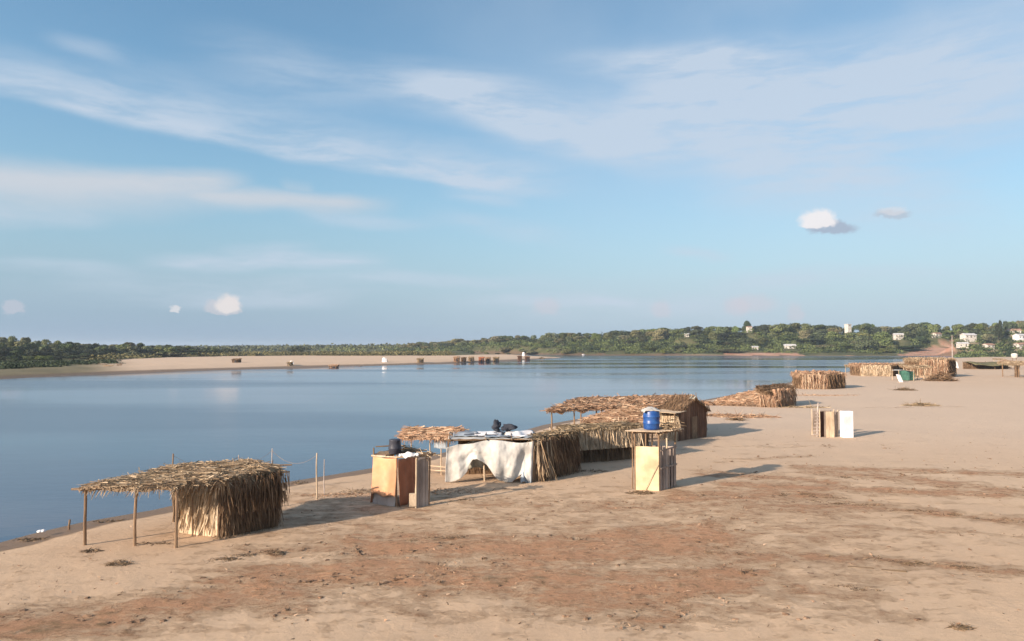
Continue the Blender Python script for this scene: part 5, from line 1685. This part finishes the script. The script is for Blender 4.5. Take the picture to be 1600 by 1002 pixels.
def put_tree(x, y, ztop, width, v, label, group=None, name='broadleaf_tree', zb=None, cat='tree'):
    cm, tm, W, H, mat = VAR[v]
    zg = hz(x, y) if zb is None else zb
    h = max(ztop - zg, 2.0)
    t = bpy.data.objects.new(name, None); t.empty_display_size = .5; COL.objects.link(t)
    t.location = (x, y, zg); t.rotation_euler = (0, 0, random.uniform(0, 6.28))
    tag(t, label, cat, group)
    sx = width / W; sz = h / H / 1.02
    for nm, me in (('crown', cm), ('trunk', tm)):
        o = bpy.data.objects.new(nm, me); COL.objects.link(o); o.parent = t
        o.scale = (sx, sx, sz)
    return t


def lin(pts, x):
    return float(np.interp(x, [p[0] for p in pts], [p[1] for p in pts]))


SKY_R = [(600, 543), (622, 540), (640, 536), (690, 532), (740, 529), (800, 522), (860, 520), (900, 517), (940, 518), (980, 514), (1020, 511), (1060, 512), (1085, 507), (1130, 507), (1155, 509),
         (1180, 505), (1215, 503), (1260, 504), (1290, 506), (1320, 509), (1345, 502), (1380, 505), (1400, 507), (1420, 502), (1445, 500), (1470, 507), (1500, 505), (1520, 503), (1540, 501), (1560, 504), (1575, 500), (1640, 498)]
COLR = {'leaf': 'mid green', 'leaf_olive': 'olive green', 'leaf_dark': 'dark green'}


def yb_of(px):      # depth of the wooded shore at this photo column
    return float(np.interp(px, [600, 740, 860, 1000, 1300, 1400, 1495, 1500], [885, 828, 745, 700, 694, 690, 690, 640]))


def blocked(px, y, ztop):
    """keep the red slope, the houses and the road open"""
    py = HOR + F * (CAMH - ztop) / y
    if 1396 < px < 1494:
        x = (px - 800) / F * y
        pb = HOR + F * (CAMH - hz(x, y)) / y
        if pb > float(np.interp(px, [1405, 1445, 1484, 1492], [555, 545, 533, 531])):
            return True
    return False




def house(px, pt, pb, w, Y, wall, roof, lab, cat):
    a = P(px - w / 2, pb, Y); b = P(px + w / 2, pb, Y); top = P(px, pt, Y).z
    zg = min(hz((a.x + b.x) / 2, Y), a.z)
    W = b.x - a.x; D = max(6.0, W * .7)
    cx = (a.x + b.x) / 2
    tower_ = cat == 'tower'
    hw = (top - zg) if tower_ else (top - zg) - min(2.0, W * .16)
    t = thing('white_tower' if tower_ else ('shed' if cat == 'shed' else 'house'), lab, cat, (cx, Y + D / 2, zg))
    rr = .25 * math.sin(px)
    R_ = Matrix.Rotation(rr, 3, 'Z')
    def L_(x, y, z): 
        v = R_ @ Vector((x, y, 0)); return Vector((cx + v.x, Y + D / 2 + v.y, zg + z))
    ax, ay = R_ @ Vector((1, 0, 0)), R_ @ Vector((0, 1, 0))
    m_ = MB(); m_.box(L_(0, 0, hw / 2), ax * W / 2, ay * D / 2, (0, 0, hw / 2)); part(m_, 'wall', wall, t)
    H = hw
    if tower_:
        m_ = MB(); m_.box(L_(0, 0, H + .25), ax * (W / 2 + .4), ay * (D / 2 + .4), (0, 0, .25)); part(m_, 'roof', roof, t)
        m_ = MB(); m_.box(L_(0, -D / 2 - .03, H - 1.4), ax * .5, ay * .06, (0, 0, .7)); part(m_, 'window', 'window_dark', t)
        return
    rh = min(2.0, W * .16)
    m_ = MB()
    o = .6
    A = [L_(-W / 2 - o, -D / 2 - o, H), L_(W / 2 + o, -D / 2 - o, H), L_(W / 2 + o, 0, H + rh), L_(-W / 2 - o, 0, H + rh), L_(W / 2 + o, D / 2 + o, H), L_(-W / 2 - o, D / 2 + o, H)]
    B_ = [v + Vector((0, 0, .18)) for v in A]
    m_.add([tuple(v) for v in A + B_], [(6, 7, 8, 9), (9, 8, 10, 11), (3, 2, 1, 0), (5, 4, 2, 3), (0, 1, 7, 6), (4, 5, 11, 10), (0, 6, 9, 3), (3, 9, 11, 5), (1, 2, 8, 7), (2, 4, 10, 8)])
    part(m_, 'roof', roof, t)
    m_ = MB()
    for s in (-1, 1):
        m_.add([tuple(L_(s * W / 2, -D / 2, H)), tuple(L_(s * W / 2, D / 2, H)), tuple(L_(s * W / 2, 0, H + rh - .02))], [(0, 1, 2)])
    part(m_, 'gable', wall, t)
    k = max(1, int(W / 3))
    vis = zg + H
    for i in range(k):
        x = -W / 2 + W * (i + .5) / k
        zz = H - 1.4
        if zz < .8: break
        nm = 'door' if (i == k // 2 and k > 1) else 'window'
        m_ = MB()
        if nm == 'door': m_.box(L_(x, -D / 2 - .03, H - 1.5), ax * .45, ay * .06, (0, 0, 1.05))
        else: m_.box(L_(x, -D / 2 - .03, zz), ax * .5, ay * .06, (0, 0, .5))
        part(m_, nm, 'window_dark', t)


for q in HOUSES: house(*q)


def landmark(px):
    pts = [(760, 'beyond the sand bar tip'), (900, 'where the wooded bank begins'), (1040, 'on the low bank at centre'), (1150, 'left of the tallest dark tree'),
           (1220, 'near the tallest dark tree'), (1300, 'above the low white house'), (1350, 'around the slim white tower'), (1420, 'left of the red slope'),
           (1490, 'above the red slope'), (1560, 'around the white porch house'), (9999, 'at the right edge')]
    for a, b in pts:
        if px < a: return b


N_T = 0
# skyline row, middle rows, shoreline row of the right far bank
def right_bank():
    global N_T
    random.seed(5)
    rows = [(165, 'sky', 20, 0), (135, 'mid', 24, .10), (105, 'mid', 25, .30), (75, 'mid', 26, .52), (45, 'mid', 25, .72), (18, 'shore', 24, .88)]
    for ri, (dy, kind, step, fr) in enumerate(rows):
        px = 612 if kind == 'sky' else 628
        px += random.uniform(0, 10)
        while px < 1640:
            sc = 1.0 if px > 950 else .72
            yb = yb_of(px)
            y = yb + dy * (1.0 if px > 900 else .8) + random.uniform(-10, 10)
            top = lin(SKY_R, px)
            base_py = 553.5
            cap = max([q[2] + 1.2 for q in HOUSES if q[8] != 'tower' and abs(px - q[0]) < q[3] * .5 + 1.5 and y < q[4] - 1] + [0])
            w = step * sc * y / F * random.choice([.8, 1.1, 1.4, 1.9]) * random.uniform(.9, 1.1)
            if kind == 'sky':
                tpy = top + random.uniform(-1.2, 3.0)
            else:
                tpy = top + (base_py - top) * fr + random.uniform(-5, 4.5)
            tpy = max(tpy, cap)
            zt = P(px, tpy, y).z
            x = P(px, tpy, y).x
            zg = hz(x, y)
            h = zt - zg
            ok = not blocked(px, y, zt)
            if ok and h > 15: zg = zt - 14.5 if False else zg
            if ok and h > 2.2:
                if h < 5: w = min(w, 8)
                v = random.choice([0, 1, 2, 4, 7, 0, 1, 3, 5, 6] if px > 900 else [3, 4, 1, 3, 4, 5, 0])
                if 1150 < px < 1200 and kind == 'sky': v = 5
                row = {'sky': 'on the skyline', 'mid': 'halfway down the slope', 'shore': 'near the shore'}[kind]
                put_tree(x, y, zt, w, v, f"{COLR[VAR[v][4]]} rounded tree {row} {landmark(px)}", f"{COLR[VAR[v][4]]} trees {row} {landmark(px)}")
                N_T += 1
            px += step * sc * random.uniform(.75, 1.15)


right_bank()
def right_edge():
    random.seed(31)
    for y, fr, st in ((850, 0, 20), (775, .16, 20), (730, .34, 22), (690, .55, 24), (655, .76, 24)):
        px = 1500 + random.uniform(-4, 8)
        while px < 1625:
            cap = max([q[2] + .5 for q in HOUSES if abs(px - q[0]) < q[3] * .5 and y < q[4] - 1] + [0])
            tpy = max(lin(SKY_R, px) + (555 - lin(SKY_R, px)) * fr + random.uniform(-2, 3), cap)
            q = P(px, tpy, y)
            v = random.choice([0, 1, 2, 7, 0, 4, 5])
            if q.z - hz(q.x, y) > 2.2:
                put_tree(q.x, y, q.z, st * y / F * random.uniform(1.0, 1.5), v, f"{COLR[VAR[v][4]]} rounded tree among the houses at the right edge", f"{COLR[VAR[v][4]]} trees among the houses at the right edge")
            px += st * random.uniform(.7, 1.1)
right_edge()
# distinct trees
def one(px, tpy, y, w, v, lab, name='broadleaf_tree'):
    q = P(px, tpy, y); put_tree(q.x, y, q.z, w, v, lab, None, name)
one(1167, 498.5, 862, 14, 5, 'tallest dark tree, standing clear of the skyline on the far bank')
one(1559, 497.5, 690, 7, 6, 'slim dark pointed tree rising above the houses at right', 'pointed_tree')
one(1571, 500.5, 700, 6, 6, 'second slim dark tree, just right of the pointed one', 'pointed_tree')
one(1352, 522, 720, 28, 0, 'broad olive crown filling the bank below and right of the white tower')
one(1030, 512, 800, 26, 4, 'wide yellowish crown on the far bank at centre')
one(1375, 516, 745, 24, 1, 'large round green crown left of the small white house')

SKY_L = [(-60, 525), (0, 524), (28, 521), (45, 525), (60, 528), (90, 529), (130, 533), (180, 535), (215, 533), (240, 538), (290, 537), (300, 540), (345, 541.5), (400, 544)]
def left_bank():
    global N_T
    random.seed(9)
    for ri, (yy, fr, st) in enumerate(((430, 0, 17), (395, .2, 20), (360, .42, 22), (325, .6, 24), (296, .78, 26))):
        px = -70 + random.uniform(0, 12)
        while px < 372 - ri * 22:
            y = yy + max(0, px) * .40 + random.uniform(-8, 8)
            if ri >= 2 and px > 160: y += 30
            top = lin(SKY_L, px); b = 563 - max(0, px - 60) * .030
            tpy = (top + random.uniform(-1, 2.5)) if ri == 0 else top + (b - top) * fr + random.uniform(-2, 2)
            q = P(px, tpy, y)
            zg = hz(q.x, y); h = q.z - zg
            if h > 1.5:
                v = random.choice([5, 6, 5, 6, 1, 5]) if ri > 1 else random.choice([0, 1, 7, 4, 5])
                where = 'behind the brown bank' if px < 150 else 'behind the pale sand bar'
                row = ('on the skyline', 'in the second rank', 'in the middle of the wood', 'in the front ranks', 'in the front ranks')[ri]
                put_tree(q.x, y, q.z, st * y / F * random.uniform(1.1, 1.6), v, f"{COLR[VAR[v][4]]} rounded tree {row} {where}", f"{COLR[VAR[v][4]]} trees {row} {where}")
                N_T += 1
            px += st * random.uniform(.7, 1.1)


left_bank()
one(466, 539.5, 640, 21, 5, 'single dark domed tree standing out of the low scrub beyond the sand bar')
print('trees', N_T, sum(1 for o in bpy.data.objects if o.get('category') == 'tree'))


# ---- scrub and the far-off wood: too many to count, one object each
def leafcloud(name, pts, size, mat, squash=.6):
    """pts: arrays x, y, z of leaf clumps"""
    n = len(pts)
    nrm = RNG.normal(size=(n, 3)); nrm[:, 2] = np.abs(nrm[:, 2]) + .3; nrm /= np.linalg.norm(nrm, axis=1, keepdims=True)
    t1 = np.cross(nrm, RNG.normal(size=(n, 3))); t1 /= np.linalg.norm(t1, axis=1, keepdims=True); t2 = np.cross(nrm, t1)
    s = (size * RNG.uniform(.5, 1.4, n))[:, None]
    q = np.stack([pts + t1 * s * .6, pts + t2 * s * .5, pts - t1 * s * .6, pts - t2 * s * .5], 1).reshape(-1, 3)
    m_ = MB(); m_.v.append(q); m_.n = len(q); m_.f = [(4 * i, 4 * i + 1, 4 * i + 2, 4 * i + 3) for i in range(n)]
    o = part(m_, name, mat, None); tag(o, kind='stuff'); return o


def clumps(cx, cy, cz, rad, hgt, per):
    """cloud of points on many mounds"""
    n = len(cx)
    i = np.repeat(np.arange(n), per)
    u = RNG.normal(size=(n * per, 3)); u /= np.linalg.norm(u, axis=1, keepdims=True); u[:, 2] = np.abs(u[:, 2])
    rr = RNG.uniform(.65, 1.05, n * per)
    return np.stack([cx[i] + u[:, 0] * rad[i] * rr, cy[i] + u[:, 1] * rad[i] * rr, cz[i] + u[:, 2] * hgt[i] * rr], 1)


def scrub():
    # undergrowth between and before the trees of the right bank
    n = 2600
    px = RNG.uniform(610, 1640, n); f = RNG.random(n) ** .8
    Y = np.array([yb_of(p) for p in px]) + 3 + f * 150
    X = (px - 800) / F * Y
    Z = height(X, Y)
    hg = RNG.uniform(1.6, 5.5, n) * np.where(f < .15, .7, 1.0)
    py = HOR + F * (CAMH - Z - hg) / Y
    pyb = HOR + F * (CAMH - Z) / Y
    lim = np.interp(px, [1405, 1445, 1484, 1492], [555, 545, 533, 531])
    ok = (sdist(X, Y) > 4) & ~((px > 1400) & (px < 1493) & (pyb > lim - 2)) & ~((f < .08) & (px > 1130) & (px < 1420) & (RNG.random(n) < .8))
    for q in HOUSE_HOLES:
        ok &= ~((np.abs(px - q[0]) < q[2]) & (Y < q[3]) & (py < q[1]))
    X, Y, Z, hg = X[ok], Y[ok], Z[ok], hg[ok]
    n2 = 520
    px2 = RNG.uniform(1497, 1640, n2); Y2 = RNG.uniform(575, 700, n2); X2 = (px2 - 800) / F * Y2; Z2 = height(X2, Y2); h2 = RNG.uniform(1.5, 4.5, n2)
    py2 = HOR + F * (CAMH - Z2 - h2) / Y2
    ok2 = np.ones(n2, bool)
    for q in HOUSE_HOLES:
        ok2 &= ~((np.abs(px2 - q[0]) < q[2]) & (Y2 < q[3]) & (py2 < q[1] + 1))
    X, Y, Z, hg = (np.concatenate([a_, b_[ok2]]) for a_, b_ in ((X, X2), (Y, Y2), (Z, Z2), (hg, h2)))
    hg = hg * RNG.choice([.8, 1.0, 1.6], len(hg))
    sp = RNG.random(len(X)) < .4
    leafcloud('undergrowth', clumps(X[~sp], Y[~sp], Z[~sp] - .3, RNG.uniform(3, 7, (~sp).sum()), hg[~sp], 80), 1.0, 'leaf')
    leafcloud('dark_undergrowth', clumps(X[sp], Y[sp], Z[sp] - .3, RNG.uniform(3, 7, sp.sum()), hg[sp] * 1.1, 80), 1.0, 'leaf_dark')  # random share of the clumps, in darker leaves
    # bushes along the back of the sand bar
    n = 1500
    px = RNG.uniform(150, 705, n)
    Y = np.interp(px, [150, 200, 300, 450, 600, 705], [330, 380, 462, 524, 545, 565]) + RNG.random(n) ** 1.5 * 230
    X = (px - 800) / F * Y; Z = height(X, Y)
    ok = sdist(X, Y) > 4
    hg = RNG.uniform(1.0, 3.2, n) * np.where(px > 600, 1.25, 1)
    X, Y, Z, hg = X[ok], Y[ok], Z[ok], hg[ok]
    leafcloud('bar_scrub', clumps(X, Y, Z - .2, RNG.uniform(2, 6, len(X)), hg, 45), .9, 'leaf_olive')
    # brown bank at far left
    n = 700
    px = RNG.uniform(-60, 190, n); r = RNG.random(n)
    Y = np.interp(px, [-60, 190], [188, 260]) + r * 75
    X = (px - 800) / F * Y; Z = height(X, Y)
    ok = (sdist(X, Y) > 1.5) & (RNG.random(n) < np.where(r < .25, np.clip((130 - px) / 110, 0, 1), .8 - .003 * np.maximum(px, 0)))
    X, Y, Z = X[ok], Y[ok], Z[ok]
    leafcloud('bank_scrub', clumps(X, Y, Z - .2, RNG.uniform(1, 3.2, len(X)), RNG.uniform(.4, 1.7, len(X)), 60), .5, 'leaf_dark')
    # low wood along the horizon
    n = 2600
    px = RNG.uniform(-300, 760, n)
    Y = 1100 + 1500 * RNG.random(n)
    X = (px - 800) / F * Y; Z = height(X, Y)
    leafcloud('far_wood', clumps(X, Y, Z - 1, RNG.uniform(10, 24, n), RNG.uniform(6, 10.5, n), 30), 3.4, 'leaf')
    n = 1200
    px = RNG.uniform(500, 2100, n); Y = 960 + 500 * RNG.random(n)
    X = (px - 800) / F * Y; Z = height(X, Y)
    leafcloud('hill_wood', clumps(X, Y, Z - 1, RNG.uniform(6, 12, n), RNG.uniform(5, 8, n), 30), 2.2, 'leaf')


scrub()


# ================================================================== FAR SHORE DETAILS
def far_bits():
    # utility pole on the slope
    g = P(1488, 556, 560)
    t = thing('utility_pole', 'tall pale utility pole at the right edge of the red slope', 'pole', (g.x, 560, hz(g.x, 560)))
    top = P(1488, 524, 560).z
    m_ = MB(); m_.pole((g.x, 560, hz(g.x, 560) - .5), (g.x + .1, 560, top), .35, .22, bend=0); part(m_, 'shaft', 'pole_grey', t)
    m_ = MB(); m_.board((g.x - 1.3, 559.7, top - 1.2), (g.x + 1.3, 559.7, top - 1.2), .25, .2); part(m_, 'crossarm', 'wood', t)
    # boats drawn up on the far shore
    for i, (px, py, w, mt, lab) in enumerate(((912, 553.5, 5, 'white', 'tiny white boat on the far shore at centre'), (1124, 553.5, 7, 'tarp_grey', 'grey-green boat leftmost of the group drawn up by the red shore'),
                                              (1150, 553.5, 9, 'white', 'pale boat in the middle of the group drawn up by the red shore'), (1176, 553, 9, 'tarp_grey', 'grey-green boat rightmost of the group drawn up by the red shore'),
                                              (1385, 552.5, 14, 'wood_grey', 'long grey boat at the water left of the red slope'))):
        Y = 702.0; g = P(px, py, Y); W = w / F * Y
        t = thing('river_boat', lab, 'boat', (g.x, Y, WZ), 'boats along the far shore')
        def hull(p, q):
            x = -W / 2 + W * p
            wid = .9 * math.sin(math.pi * min(1, max(.03, p))) ** .5
            a = (q - .5) * math.pi
            return Vector((g.x + x, Y + math.sin(a) * wid, WZ + .9 - math.cos(a) * .8 + .5 * abs(2 * p - 1) ** 3))
        m_ = MB(); m_.sheet(hull, 14, 8, .06); part(m_, 'hull', mt, t)
        m_ = MB(); m_.box((g.x, Y, WZ + 1.6), (W * .22, 0, 0), (0, .8, 0), (0, 0, .06)); part(m_, 'canopy', mt, t)
        for s in (-1, 1):
            m_ = MB(); m_.pole((g.x + s * W * .2, Y, WZ + .3), (g.x + s * W * .2, Y, WZ + 1.6), .06, .06); part(m_, 'canopy_post', 'wood', t)
    # huts on the far sand bar
    specs = [(367, 567, 10, 2.2, 'brown', 'small dark brush hut alone on the left half of the pale sand bar'), (451, 571.5, 4, 2.0, 'grey_thatch', 'tiny dark stall near the waterline of the sand bar'),
             (520, 571.5, 13, 2.4, 'orange_thatch', 'tan hut with a dark opening in the middle of the sand bar'), (545, 570.5, 9, 1.0, 'rust_cloth', 'low red heap on the sand right of the tan hut'), (562, 570, 9, 1.0, 'rust_cloth', 'second low red heap further right of the tan hut'),
             (656, 567, 9, 3, 'grey_thatch', 'small grey hut left of the hut row on the sand bar'), (713, 566, 9, 4.2, 'orange_thatch', 'tall rusty hut at the left end of the hut row on the sand bar'),
             (724, 565.5, 7, 3.4, 'brown', 'brown hut second from the left in the hut row'), (736, 565, 8, 3.8, 'straw', 'pale straw hut third from the left in the hut row'), (752, 564.8, 8, 3.6, 'rust_cloth', 'reddish stall fourth from the left in the hut row'),
             (762, 564.5, 8, 3.4, 'orange_thatch', 'rusty hut in the middle of the hut row'), (775, 564.2, 9, 3.6, 'grey_thatch', 'grey hut near the right end of the hut row'), (812, 563, 6, 3.8, 'dark_wall', 'dark hut right of the hut row near the sand tip'),
             (824, 562.6, 7, 3.2, 'dark_wall', 'second dark hut nearest the tip of the sand bar'), (846, 560.6, 9, 2.6, 'grey_thatch', 'low greenish heap of brush at the tip of the sand bar')]
    for px, py, w, h, mt, lab in specs:
        g = GG(px, py); z = hz(g.x, g.y); W = w / F * g.y * .8; h *= .6
        heap_ = 'heap' in lab
        t = thing('brush_heap' if heap_ else 'beach_hut', lab, 'heap' if heap_ else 'hut', (g.x, g.y, z), None)
        if heap_:
            m_ = MB(); heap(m_, (g.x, g.y, z), W / 2, 1.6, h, 120, bl=(.6, 1.8), bw=(.15, .4)); part(m_, 'brush', mt, t)
            continue
        m_ = MB(); thatch_wall(m_, (g.x - W / 2, g.y), (g.x + W / 2, g.y), z, z + h, dens=10, thick=.25, shag=.2, bw=(.15, .3), bl=(.8, 1.6)); part(m_, 'front_wall', mt, t)
        m_ = MB(); thatch_wall(m_, (g.x + W / 2, g.y), (g.x + W / 2, g.y + 3.5), z, z + h, dens=8, thick=.25, bw=(.15, .3)); part(m_, 'side_wall', mt, t)
        m_ = MB(); thatch_wall(m_, (g.x - W / 2, g.y), (g.x - W / 2, g.y + 3.5), z, z + h, dens=8, thick=.25, bw=(.15, .3)); part(m_, 'side_wall', mt, t)
        m_ = MB(); thatch_roof(m_, [(g.x - W / 2 - .3, g.y - .4, z + h), (g.x + W / 2 + .3, g.y - .4, z + h), (g.x + W / 2 + .3, g.y + 3.8, z + h + .4), (g.x - W / 2 - .3, g.y + 3.8, z + h + .3)], dens=8, bw=(.15, .3), bump=.2); part(m_, 'roof', mt, t)
        if w > 6:
            m_ = MB(); m_.box((g.x + W * .15, g.y - .35, z + h * .4), (W * .18, 0, 0), (0, .04, 0), (0, 0, h * .35)); part(m_, 'doorway_shade_box', 'window_dark', t)  # dark box on the front wall stands for the doorway's inner shade
    for px, py, h, w, lab in ((455.5, 570.5, 1.5, 1.6, 'small white sheet beside the tiny dark stall on the sand bar'), (600.5, 567, 2.2, 2.2, 'white tent-like sheet alone on the right half of the sand bar'),
                              (372.5, 565, 1.6, 1.0, 'small white sheet beside the dark brush hut on the sand bar'), (604, 565.5, 1.2, .8, 'little grey bundle beside the white tent-like sheet'), (818, 556.5, 3.2, 2.0, 'white sheet behind the dark huts near the sand tip')):
        g = GG(px, py); z = hz(g.x, g.y)
        m_ = MB()
        m_.sheet(lambda p, q: Vector((g.x + (p - .5) * w * (1.15 - .3 * q), g.y + (abs(p - .5)) * .8, z + h * q * (1 - .25 * abs(p - .5)))), 8, 6, .05)
        tag(part(m_, 'sheet', 'white' if 'grey' not in lab else 'grey_cloth', None), lab, 'sheet')
    # driftwood on the left of the bar
    for px, py, lab in ((168, 572.5, 'grey driftwood branch lying where the sand bar begins, left one'), (182, 571.5, 'darker driftwood branch right beside the left one')):
        g = GG(px, py); z = hz(g.x, g.y)
        m_ = MB()
        for k in range(6):
            m_.pole((g.x + random.uniform(-1.5, 1.5), g.y + random.uniform(-.5, .5), z), (g.x + random.uniform(-3, 3), g.y + random.uniform(-1, 1), z + random.uniform(.2, 1.2)), .14, .06, seg=5)
        tag(part(m_, 'driftwood', 'wood', None), lab, 'driftwood')


far_bits()
